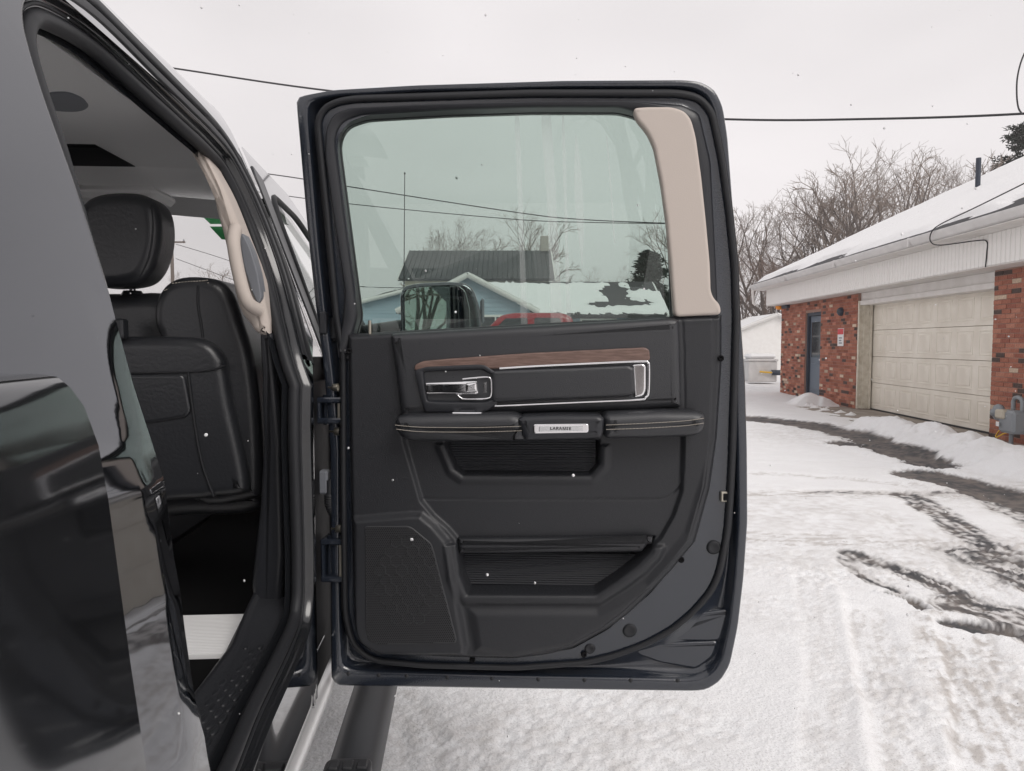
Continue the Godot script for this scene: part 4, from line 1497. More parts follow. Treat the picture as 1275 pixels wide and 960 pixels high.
func flank_loop(loop: PackedVector2Array, off: float) -> PackedVector3Array:
	var out := PackedVector3Array()
	for q in loop:
		out.append(Vector3(flank(q.y, q.x) + off, q.y, q.x))
	return out


func zmap(z0: float) -> Callable:   # (x, height, towards the tail)
	return func(u: float, v: float, w: float) -> Vector3: return Vector3(u, v, z0 + w)


func ymap(y0: float) -> Callable:   # (x, z, up)
	return func(u: float, v: float, w: float) -> Vector3: return Vector3(u, y0 + w, v)


func smap(off: float) -> Callable:   # (z, height, out) laid on the flank
	return func(u: float, v: float, w: float) -> Vector3: return Vector3(flank(v, u) + off + w, v, u)


func build_truck() -> void:
	var t := thing("pickup_truck", "black crew cab pickup with its rear passenger door standing open", "pickup truck", Vector3(-0.3, 0, 0), 0.0646)
	build_cab_side(t)
	build_cab_inside(t)
	build_seat(t)
	build_front_end(t)
	build_rear_door(t)


func build_cab_side(t: Node3D) -> void:
	var n := 420
	var centre := Vector2(-1.1, 1.24)
	var lip := polar(opening(), centre, n)
	# painted skin between the doorway, the cab's rear edge and the roof
	var side := joint("cab_side", t)
	var edge := polar(PackedVector2Array([Vector2(-0.485, 0.5), Vector2(-0.485, 1.895), Vector2(-1.67, 1.895), Vector2(-1.65, 1.34), Vector2(-1.478, 1.25), Vector2(-1.478, 0.5)]), centre, n)
	var mb := MB.new()
	var rows := []
	for k in 15:
		var f := k / 14.0
		var loop := PackedVector2Array()
		for i in n:
			loop.append(lip[i].lerp(edge[i], f))
		rows.append(flank_loop(loop, 0.0))
	mb.grid(rows, true)
	part("skin", mb, M["black paint"], side)
	# the lip rolls over into the jamb, which runs inwards to the rubber seal
	mb = MB.new()
	rows = []
	for s in [[0.0, 0.0], [0.003, -0.001], [0.005, -0.004], [0.006, -0.008], [0.008, -0.015], [0.012, -0.018], [0.018, -0.019], [0.020, -0.023], [0.022, -0.036], [0.034, -0.042], [0.045, -0.047]]:
		rows.append(flank_loop(inset(lip, s[0]) if area2(lip) > 0 else lip, s[1]))
	mb.grid(rows, true, true)
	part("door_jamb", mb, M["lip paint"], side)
	mb = MB.new()
	mb.tube(flank_loop(inset(lip, 0.030), -0.027), 0.0115, 8, true, true)
	part("door_seal", mb, M["rubber"], side, "thick black rubber seal round the doorway")
	mb = MB.new()
	mb.tube(flank_loop(inset(lip, 0.0145), -0.018), 0.003, 6, true, true)
	part("seal_bead", mb, M["rubber"], side)
	# dark roof ditch and pillar strip outside the lip
	mb = MB.new()
	rows = []
	for s in [[-0.003, 0.0005], [-0.005, 0.004], [-0.020, 0.005], [-0.024, 0.001], [-0.030, 0.001], [-0.033, 0.006], [-0.050, 0.007], [-0.054, 0.002]]:
		var ring := inset(lip, s[0])
		var run := PackedVector2Array()
		for k in n:
			var i := (k + 3 * n / 4) % n
			if lip[i].y > 1.31 and lip[i].x < -0.90:
				run.append(ring[i])
		rows.append(flank_loop(run, s[1]))
	mb.grid(rows, false)
	part("roof_ditch", mb, M["rubber"], side)
	# roof skin and drip channel above the doorway
	mb = MB.new()
	rows = []
	for z in [-0.486, -1.0, -1.4, -1.7, -1.95, -2.1]:
		var drop := 0.10 * pow(clampf((-z - 1.2) / 0.9, 0, 1), 2.0)
		var row := PackedVector3Array()
		for q in [Vector2(-0.186, 1.75), Vector2(-0.209, 1.80), Vector2(-0.234, 1.84), Vector2(-0.288, 1.877), Vector2(-0.42, 1.905), Vector2(-0.7, 1.93), Vector2(-1.0, 1.935), Vector2(-1.55, 1.90), Vector2(-1.75, 1.76)]:
			row.append(Vector3(q.x, q.y - drop * clampf((q.y - 1.6) / 0.2, 0, 1), z - (0.001 if z > -0.6 else 0.0)))
		rows.append(row)
	mb.grid(rows)
	part("roof_skin", mb, M["black paint"], side)
	mb = MB.new()
	mb.tube(PackedVector3Array([Vector3(flank(1.79, -0.8) + 0.002, 1.79, -0.85), Vector3(flank(1.795, -1.0) + 0.002, 1.795, -1.06), Vector3(flank(1.78, -1.3) + 0.002, 1.78, -1.3), Vector3(flank(1.765, -1.5) + 0.002, 1.765, -1.5), Vector3(flank(1.72, -1.6) + 0.002, 1.72, -1.60), Vector3(flank(1.6, -1.63) + 0.002, 1.6, -1.63)]), 0.006, 6)
	part("drip_channel", mb, M["rubber"], side)
	# rear wall of the cab and the far flank
	mb = MB.new()
	mb.box(Vector3(-1.75, 0.6, -0.60), Vector3(-0.10, 1.25, -0.50))
	mb.box(Vector3(-1.75, 1.25, -0.54), Vector3(-1.45, 1.86, -0.50))
	mb.box(Vector3(-0.45, 1.25, -0.54), Vector3(-0.27, 1.80, -0.50))
	mb.box(Vector3(-1.45, 1.72, -0.54), Vector3(-0.45, 1.86, -0.50))
	mb.box(Vector3(-1.86, 0.5, -2.95), Vector3(-1.74, 1.25, -0.50))
	for z in [[-0.80, -0.50], [-1.62, -1.48], [-2.2, -2.12]]:
		mb.box(Vector3(-1.80, 1.25, z[0]), Vector3(-1.72, 1.72, z[1]))
	mb.box(Vector3(-1.80, 1.70, -2.1), Vector3(-1.70, 1.86, -0.50))
	part("inner_wall", mb, M["grey trim"], side)
	# bed flank with the cap on its rail
	var bed := joint("bed", t)
	mb = MB.new()
	rows = []
	var bp := [Vector2(-0.20, 1.310), Vector2(0.030, 1.311), Vector2(0.042, 1.309), Vector2(0.050, 1.302), Vector2(0.058, 1.29), Vector2(0.066, 1.265), Vector2(0.071, 1.23), Vector2(0.075, 1.19), Vector2(0.082, 1.12), Vector2(0.090, 1.05), Vector2(0.090, 0.92), Vector2(0.06, 0.76), Vector2(-0.02, 0.6)]
	for k in 25:
		var z := -0.47 + k * 0.08
		var row := PackedVector3Array()
		for q in bp:
			var zz := z
			if k == 0:
				zz = z
			row.append(Vector3(q.x - (0.004 if k == 0 else 0.0), q.y, zz))
		rows.append(row)
		if k == 0:
			var r2 := PackedVector3Array()
			for q in bp:
				r2.append(Vector3(q.x, q.y, z + 0.004))
			rows.append(r2)
	mb.grid(rows, false, true)
	part("bed_side", mb, M["filmed paint"], bed)
	mb = MB.new()
	var fr := [Vector3(-0.2, 0.6, -0.47)]
	for q in bp:
		fr.append(Vector3(q.x - 0.004, q.y, -0.47))
	mb.face(fr)
	mb.box(Vector3(-1.6, 0.7, 1.3), Vector3(-0.2, 1.2, 1.35))
	part("bed_front", mb, M["black paint"], bed)
	mb = MB.new()
	rows = []
	for k in 24:
		var z := -0.43 + k * 0.04
		var rise := 0.3 + 0.7 * clampf((z + 0.43) / 0.05, 0.0, 1.0)
		rows.append(PackedVector3Array([Vector3(0.028, 1.311, z), Vector3(0.024, 1.311 + 0.009 * rise, z), Vector3(0.0, 1.311 + 0.013 * rise, z), Vector3(-0.10, 1.311 + 0.013 * rise, z), Vector3(-0.16, 1.311, z)]))
	mb.grid(rows, false, true)
	part("rail_cap", mb, M["grey plastic"], bed, "grey ribless cap on the bed rail")
	mb = MB.new()
	mb.box(Vector3(-1.55, 1.0, -0.40), Vector3(-0.2, 1.06, 1.4))
	part("bed_cover", mb, M["rubber"], bed)
	# dark sheet added to stand for the shade between bed and cab
	mb = MB.new()
	mb.box(Vector3(-0.4, 0.6, -0.495), Vector3(0.0, 1.2, -0.475))
	part("gap_shade", mb, M["rubber"], bed)
	# rocker, trim strip and step below the doorway
	var sill := joint("rocker", t)
	mb = MB.new()
	rows = []
	for z in [-0.58, -1.0, -1.55, -2.2, -2.9]:
		var row := PackedVector3Array()
		for q in [Vector2(-0.012, 0.742), Vector2(-0.008, 0.72), Vector2(-0.006, 0.70), Vector2(-0.022, 0.688), Vector2(-0.024, 0.67), Vector2(-0.016, 0.655), Vector2(-0.020, 0.63), Vector2(-0.032, 0.612)]:
			row.append(Vector3(q.x, q.y, z))
		rows.append(row)
	mb.grid(rows, false, true)
	part("rocker_panel", mb, M["lip paint"], sill)
	mb = MB.new()
	rows = []
	for z in [-0.58, -1.0, -1.4, -1.56, -1.60, -2.2, -2.9]:
		var row := PackedVector3Array()
		for q in [Vector2(-0.046, 0.616), Vector2(-0.034, 0.613), Vector2(-0.004, 0.603), Vector2(0.006, 0.594), Vector2(0.009, 0.575), Vector2(-0.01, 0.53), Vector2(-0.06, 0.48)]:
			row.append(Vector3(q.x, q.y, z))
		rows.append(row)
	mb.grid(rows, false, true)
	part("rocker_trim", mb, M["salted trim"], sill, "bright metal trim along the rocker")
	mb = MB.new()
	for q in [Vector2(-0.004, 0.702), Vector2(-0.0215, 0.672)]:
		mb.tube(PackedVector3Array([Vector3(q.x, q.y, -0.6), Vector3(q.x, q.y, -1.56)]), 0.002, 6)
	part("bright_bead", mb, M["brushed metal"], sill)
	var step := joint("side_step", t)
	mb = MB.new()
	mb.tube(PackedVector3Array([Vector3(-0.25, 0.43, 0.1), Vector3(-0.05, 0.43, -0.02), Vector3(0.055, 0.435, -0.18), Vector3(0.066, 0.435, -0.5), Vector3(0.066, 0.435, -1.2), Vector3(0.066, 0.435, -2.5), Vector3(0.05, 0.435, -2.75), Vector3(-0.1, 0.43, -2.9)]), 0.055, 22)
	part("step_tube", mb, M["step coating"], step)
	mb = MB.new()
	pad(mb, rounded(rect(0.018, -1.452, 0.112, -0.95), 0.02), 0.03, 0.058, 0.006, ymap(0.435), 2)
	for k in 9:
		for j in 3:
			pad(mb, rounded(rect(0.027 + j * 0.028, -1.437 + k * 0.05, 0.049 + j * 0.028, -1.407 + k * 0.05), 0.005), 0.056, 0.063, 0.003, ymap(0.435), 1)
	part("step_pad", mb, M["rubber"], step)


func build_cab_inside(t: Node3D) -> void:
	var cab := joint("cabin", t)
	# headliner with a sunroof well
	var mb := MB.new()
	var rows := []
	var hx := [-0.236, -0.25, -0.28, -0.34, -0.55, -1.3, -1.6, -1.74]
	var hy := [1.722, 1.748, 1.768, 1.783, 1.79, 1.79, 1.76, 1.70]
	var roof_row := func(z: float, a: int, b: int) -> PackedVector3Array:
		var drop := 0.42 * maxf(0.0, -1.985 - z)
		var row := PackedVector3Array()
		for k in range(a, b):
			row.append(Vector3(hx[k], hy[k] - drop, z))
		return row
	for z in [-0.54, -0.9, -1.3, -1.6, -1.775]:
		rows.append(roof_row.call(z, 0, 8))
	mb.grid(rows, false, true)
	mb.grid([roof_row.call(-1.775, 0, 5), roof_row.call(-1.88, 0, 5), roof_row.call(-1.985, 0, 5)], false, true)
	mb.grid([roof_row.call(-1.775, 5, 8), roof_row.call(-1.985, 5, 8)], false, true)
	mb.grid([roof_row.call(-1.985, 0, 8), roof_row.call(-2.05, 0, 8), roof_row.call(-2.12, 0, 8)], false, true)
	part("headliner", mb, M["headliner"], cab)
	mb = MB.new()
	for z in [-1.775, -1.985]:
		mb.face([Vector3(-0.55, 1.788, z), Vector3(-0.55, 1.84, z), Vector3(-1.3, 1.84, z), Vector3(-1.3, 1.788, z)])
	mb.face([Vector3(-0.55, 1.788, -1.775), Vector3(-0.55, 1.84, -1.775), Vector3(-0.55, 1.84, -1.985), Vector3(-0.55, 1.788, -1.985)])
	var well := part("sunroof", mb, M["rubber"], cab)  # well walls coloured dark to paint in the shade inside
	mb = MB.new()
	mb.box(Vector3(-1.31, 1.835, -2.0), Vector3(-0.54, 1.842, -1.76))
	part("sunroof_pane", mb, M["privacy glass"], well)
	mb = MB.new()
	pad(mb, rounded(PackedVector2Array([Vector2(-0.4554, -1.4018), Vector2(-0.4116, -1.3905), Vector2(-0.4018, -1.4244), Vector2(-0.4162, -1.4806), Vector2(-0.454, -1.5174), Vector2(-0.5085, -1.511)]), 0.03), 0.02, -0.006, 0.004, ymap(1.79), 2)
	for k in 9:
		var q := Vector2(-0.80 + k * 0.016, -1.38)
		mb.soft_box(Vector3(q.x, 1.782, q.y - 0.05), Vector3(q.x + 0.006, 1.7845, q.y + 0.05), 0.001)
	part("roof_speaker", mb, M["grey plastic"], cab, "small oval grille in the headliner")
	# header above the windscreen and the folded visor
	mb = MB.new()
	rows = []
	for q in [Vector3(0, 1.735, -2.05), Vector3(0, 1.725, -2.10), Vector3(0, 1.70, -2.13), Vector3(0, 1.70, -2.16)]:
		rows.append(PackedVector3Array([Vector3(-0.2, q.y - 0.03, q.z), Vector3(-0.6, q.y, q.z), Vector3(-1.72, q.y, q.z)]))
	mb.grid(rows)
	part("header", mb, M["headliner"], cab)
	mb = MB.new()
	mb.soft_box(Vector3(-0.86, 1.69, -2.02), Vector3(-0.46, 1.72, -1.88), 0.012)
	part("sun_visor", mb, M["headliner"], cab)
	# pillar trims
	mb = MB.new()
	pad(mb, smooth2(PackedVector2Array([Vector2(-0.2247, 1.7007), Vector2(-0.2034, 1.7026), Vector2(-0.1815, 1.6646), Vector2(-0.158, 1.6187), Vector2(-0.1319, 1.5493), Vector2(-0.0998, 1.4575), Vector2(-0.0801, 1.349), Vector2(-0.1064, 1.3521), Vector2(-0.12, 1.3695), Vector2(-0.141, 1.404), Vector2(-0.1563, 1.4838), Vector2(-0.1659, 1.5366), Vector2(-0.1772, 1.5799), Vector2(-0.1855, 1.6184), Vector2(-0.2087, 1.6703)]), 3), -0.05, 0.012, 0.014, zmap(-1.47), 4)
	var pillar := part("pillar_trim", mb, M["beige trim"], cab, "beige upper pillar trim with a grab handle")
	mb = MB.new()
	pad(mb, rounded(PackedVector2Array([Vector2(-0.1352, 1.5425), Vector2(-0.1246, 1.5426), Vector2(-0.11, 1.5103), Vector2(-0.0986, 1.4671), Vector2(-0.0919, 1.4174), Vector2(-0.1013, 1.405), Vector2(-0.113, 1.4329), Vector2(-0.1273, 1.4824)]), 0.01), -0.03, 0.0035, 0.003, zmap(-1.455), 2)
	part("handle_pocket", mb, M["grey plastic"], pillar)
	mb = MB.new()
	mb.tube(smooth3(PackedVector3Array([Vector3((Vector2(-0.1396, 1.5524)).x, (Vector2(-0.1396, 1.5524)).y, -1.452), Vector3((Vector2(-0.1358, 1.5189)).x, (Vector2(-0.1358, 1.5189)).y, -1.425), Vector3((Vector2(-0.125, 1.4579)).x, (Vector2(-0.125, 1.4579)).y, -1.42), Vector3((Vector2(-0.1123, 1.4103)).x, (Vector2(-0.1123, 1.4103)).y, -1.425), Vector3((Vector2(-0.0986, 1.3954)).x, (Vector2(-0.0986, 1.3954)).y, -1.452)]), 6), 0.0125, 10)
	part("grab_handle", mb, M["beige trim"], pillar)
	mb = MB.new()
	pad(mb, rounded(PackedVector2Array([Vector2(-0.1021, 1.352), Vector2(-0.0744, 1.352), Vector2(-0.0598, 1.1205), Vector2(-0.0605, 0.8945), Vector2(-0.0721, 0.7721), Vector2(-0.1136, 0.7485), Vector2(-0.1274, 0.847), Vector2(-0.109, 0.9926), Vector2(-0.0988, 1.1208), Vector2(-0.0992, 1.2638)]), 0.01), -0.06, 0.0, 0.012, zmap(-1.46), 3)
	part("lower_pillar_trim", mb, M["satin plastic"], cab)
	mb = MB.new()
	mb.soft_box(Vector3(-0.405, 1.34, -1.53), Vector3(-0.378, 1.38, -1.50), 0.004)
	part("belt_anchor", mb, M["satin plastic"], cab)
	# floor, white mat, sill plate
	mb = MB.new()
	rows = []
	for z in [-0.52, -1.0, -1.3, -1.5, -2.8]:
		rows.append(PackedVector3Array([Vector3(-0.06, 0.70, z), Vector3(-0.10, 0.735, z), Vector3(-0.14, 0.745, z), Vector3(-0.34, 0.745, z), Vector3(-1.74, 0.745, z)]))
	mb.grid(rows, false, true)
	part("floor", mb, M["carpet"], cab)
	mb = MB.new()
	pad(mb, rect(-0.62, -1.555, -0.1465, -1.352), -0.010, 0.0, 0.001, ymap(0.757), 1)
	var fm := part("floor_mat", mb, M["white mat"], cab, "white ribbed floor mat")
	mb = MB.new()
	for k in 27:
		var z := -1.55 + k * 0.0074
		mb.tube(PackedVector3Array([Vector3(-0.60, 0.757, z), Vector3(-0.149, 0.757, z)]), 0.0014, 5)
	part("mat_rib", mb, M["white mat"], fm).set_meta("kind", "stuff")
	mb = MB.new()
	rows = []
	for z in [-0.72, -0.8, -0.9, -1.05, -1.2, -1.32, -1.42, -1.47]:
		var lift := 0.05 * smoothstep(-1.3, -1.47, z) + 0.03 * smoothstep(-0.95, -0.74, z)
		rows.append(PackedVector3Array([Vector3(-0.036, 0.752 + lift, z), Vector3(-0.046, 0.766 + lift, z), Vector3(-0.056, 0.770 + lift, z), Vector3(-0.108, 0.774 + lift, z), Vector3(-0.114, 0.781 + lift, z), Vector3(-0.122, 0.784 + lift, z), Vector3(-0.134, 0.772 + lift * 0.6, z), Vector3(-0.146, 0.745, z)]))
	mb.grid(rows, false, true)
	var plate := part("sill_plate", mb, M["moulded plastic"], cab)
	# scale-like tread on the sill plate
	mb = MB.new()
	for i in 15:
		for j in 4:
			var cx := -0.062 - j * 0.0125
			var cz := -0.84 - i * 0.034 - 0.017 * (j % 2)
			var lift := 0.05 * smoothstep(-1.3, -1.47, cz) + 0.03 * smoothstep(-0.95, -0.74, cz)
			var p := PackedVector2Array()
			for k in 8:
				var a := TAU * k / 8
				p.append(Vector2(cx + cos(a) * 0.0058, cz + sin(a) * 0.0145))
			pad(mb, p, -0.002, 0.0035, 0.0025, ymap(0.7705 + lift), 2)
	part("sill_tread", mb, M["moulded plastic"], plate).set_meta("kind", "stuff")
	for q in [Vector3(-0.155, 0.748, -1.02), Vector3(-0.155, 0.748, -1.10), Vector3(-0.155, 0.748, -1.18)]:
		mb = MB.new()
		mb.lathe(PackedVector2Array([Vector2(0, 0.006), Vector2(0.006, 0.005), Vector2(0.008, 0)]), q, Vector3.UP, 10)
		part("screw", mb, M["satin plastic"], plate)
	# dashboard and tunnel far ahead
	mb = MB.new()
	mb.soft_box(Vector3(-1.72, 0.8, -2.9), Vector3(-0.10, 1.22, -2.35), 0.08)
	part("dashboard", mb, M["moulded plastic"], cab)


func build_seat(t: Node3D) -> void:
	var seat := joint("front_seat", t)
	var z0 := -1.58
	var lm: Material = M["seat leather"]
	# headrest on its posts
	var mb := MB.new()
	var head := smooth2(PackedVector2Array([Vector2(-0.4794, 1.5804), Vector2(-0.4675, 1.6124), Vector2(-0.4343, 1.6318), Vector2(-0.3749, 1.6358), Vector2(-0.3407, 1.6283), Vector2(-0.3224, 1.6077), Vector2(-0.3156, 1.5694), Vector2(-0.3199, 1.5244), Vector2(-0.3352, 1.4824), Vector2(-0.358, 1.4565), Vector2(-0.3929, 1.4466), Vector2(-0.4478, 1.4463), Vector2(-0.4787, 1.459), Vector2(-0.4943, 1.5038), Vector2(-0.4863, 1.5597)]), 4)
	pad(mb, head, -0.05, 0.0, 0.026, zmap(-1.53), 8)
	pad(mb, head, -0.05, -0.115, 0.035, zmap(-1.53), 5)
	var hr := part("headrest", mb, lm, seat)
	mb = MB.new()
	mb.tube(smooth3(PackedVector3Array([Vector3((Vector2(-0.3318, 1.6092)).x, (Vector2(-0.3318, 1.6092)).y, -1.537), Vector3((Vector2(-0.3284, 1.5613)).x, (Vector2(-0.3284, 1.5613)).y, -1.535), Vector3((Vector2(-0.3378, 1.505)).x, (Vector2(-0.3378, 1.505)).y, -1.535), Vector3((Vector2(-0.3578, 1.4662)).x, (Vector2(-0.3578, 1.4662)).y, -1.537)]), 6), 0.0022, 6)
	part("seam", mb, M["rubber"], hr)
	for x in [(Vector2(-0.4085, 1.4433)).x, (Vector2(-0.4085, 1.4433)).x - 0.16]:
		mb = MB.new()
		mb.tube(PackedVector3Array([Vector3(x, 1.40, -1.62), Vector3(x, 1.50, -1.62)]), 0.007, 10)
		part("headrest_post", mb, M["chrome"], hr)
		mb = MB.new()
		mb.lathe(PackedVector2Array([Vector2(0, 0.012), Vector2(0.018, 0.011), Vector2(0.024, 0.0)]), Vector3(x, 1.432, -1.62), Vector3.UP, 12)
		part("post_collar", mb, M["satin plastic"], hr)
	# backrest: centre body, raised side bolster, pocket cover
	mb = MB.new()
	pad(mb, smooth2(PackedVector2Array([Vector2(-0.6254, 1.4229), Vector2(-0.561, 1.4331), Vector2(-0.4157, 1.4371), Vector2(-0.3261, 1.4341), Vector2(-0.1709, 1.3774), Vector2(-0.1432, 1.2585), Vector2(-0.131, 1.1039), Vector2(-0.131, 1.0173), Vector2(-0.1488, 0.9653), Vector2(-0.2968, 0.9571), Vector2(-0.6417, 0.9727)]), 4), -0.14, -0.01, 0.035, zmap(z0), 5, true)
	var back := part("backrest", mb, lm, seat)
	mb = MB.new()
	pad(mb, smooth2(PackedVector2Array([Vector2(-0.3289, 1.3367), Vector2(-0.3394, 1.3682), Vector2(-0.3401, 1.4013), Vector2(-0.3296, 1.4328), Vector2(-0.3096, 1.456), Vector2(-0.2802, 1.4677), Vector2(-0.2413, 1.4679), Vector2(-0.2057, 1.4598), Vector2(-0.1802, 1.4334), Vector2(-0.1617, 1.3768), Vector2(-0.1403, 1.2931), Vector2(-0.1294, 1.1748), Vector2(-0.1265, 1.064), Vector2(-0.129, 1.0178), Vector2(-0.1526, 1.0009), Vector2(-0.2718, 1.0026), Vector2(-0.3233, 1.176), Vector2(-0.33, 1.2934)]), 4), -0.13, 0.012, 0.024, zmap(-1.56), 6, true)
	part("side_bolster", mb, lm, back)
	mb = MB.new()
	pad(mb, smooth2(PackedVector2Array([Vector2(-0.6053, 1.3365), Vector2(-0.448, 1.3431), Vector2(-0.3207, 1.3448), Vector2(-0.2486, 1.3415), Vector2(-0.2119, 1.3267), Vector2(-0.1931, 1.3002), Vector2(-0.1886, 1.2804), Vector2(-0.1787, 1.2105), Vector2(-0.158, 1.1099), Vector2(-0.1478, 1.0424), Vector2(-0.1565, 1.0188), Vector2(-0.2188, 1.0128), Vector2(-0.289, 1.0071), Vector2(-0.6171, 1.0116)]), 3), -0.05, 0.012, 0.022, zmap(-1.535), 5)
	part("pocket_cover", mb, lm, back, "leather map pocket cover")
	mb = MB.new()
	pad(mb, rounded(PackedVector2Array([Vector2(-0.5964, 1.2626), Vector2(-0.3936, 1.2685), Vector2(-0.2672, 1.2681), Vector2(-0.2562, 1.1927), Vector2(-0.2661, 1.1797), Vector2(-0.3491, 1.1671), Vector2(-0.5999, 1.1656)]), 0.012), -0.02, 0.004, 0.006, zmap(-1.521), 3)
	part("pocket_flap", mb, lm, back)
	for line in [[PackedVector2Array([Vector2(-0.3936, 1.2701), Vector2(-0.3147, 1.2715), Vector2(-0.2511, 1.273), Vector2(-0.2096, 1.2778), Vector2(-0.1855, 1.2859)]), -1.521, 0.0022], [PackedVector2Array([Vector2(-0.2607, 1.2714), Vector2(-0.257, 1.2288), Vector2(-0.2531, 1.1927), Vector2(-0.2478, 1.1466), Vector2(-0.2365, 1.0804), Vector2(-0.2154, 1.017)]), -1.521, 0.003], [PackedVector2Array([Vector2(-0.2463, 1.4485), Vector2(-0.2472, 1.4091), Vector2(-0.2417, 1.368), Vector2(-0.239, 1.3432)]), -1.548, 0.003]]:
		mb = MB.new()
		var pts: PackedVector2Array = line[0]
		var path := PackedVector3Array()
		for q in pts:
			path.append(Vector3(q.x, q.y, line[1]))
		mb.tube(smooth3(path, 4), line[2], 6)
		part("seam", mb, M["rubber"], back)
	for line in [PackedVector2Array([Vector2(-0.3162, 1.4391), Vector2(-0.295, 1.4474), Vector2(-0.2724, 1.4492), Vector2(-0.2497, 1.4493), Vector2(-0.2237, 1.456)]), PackedVector2Array([Vector2(-0.3001, 1.454), Vector2(-0.2677, 1.4575), Vector2(-0.2401, 1.4593), Vector2(-0.2271, 1.461)])]:
		mb = MB.new()
		var q3: PackedVector2Array = line
		for i in q3.size() - 1:
			for k in 5:
				var a := q3[i].lerp(q3[i + 1], k / 5.0)
				var b := q3[i].lerp(q3[i + 1], (k + 0.6) / 5.0)
				mb.tube(PackedVector3Array([Vector3(a.x, a.y, -1.5525), Vector3(b.x, b.y, -1.5525)]), 0.0012, 5)
		part("stitching", mb, M["stitch thread"], back).set_meta("kind", "stuff")
	# base, rail and bracket under the seat
	mb = MB.new()
	mb.soft_box(Vector3(-1.0, 0.82, -2.1), Vector3(-0.40, 1.06, -1.56), 0.04)
	part("seat_base", mb, M["satin plastic"], seat)
	mb = MB.new()
	mb.soft_box(Vector3(-0.475, 0.745, -1.75), Vector3(-0.43, 0.84, -1.54), 0.006)
	mb.soft_box(Vector3(-0.49, 0.83, -1.60), Vector3(-0.41, 0.86, -1.535), 0.006)
	part("seat_rail", mb, M["satin plastic"], seat)
	mb = MB.new()
	mb.tube(smooth3(PackedVector3Array([Vector3(-0.44, 0.86, -1.53), Vector3(-0.405, 0.865, -1.525), Vector3(-0.40, 0.90, -1.53), Vector3(-0.42, 0.92, -1.55)]), 5), 0.004, 6)
	part("release_wire", mb, M["zinc"], seat)


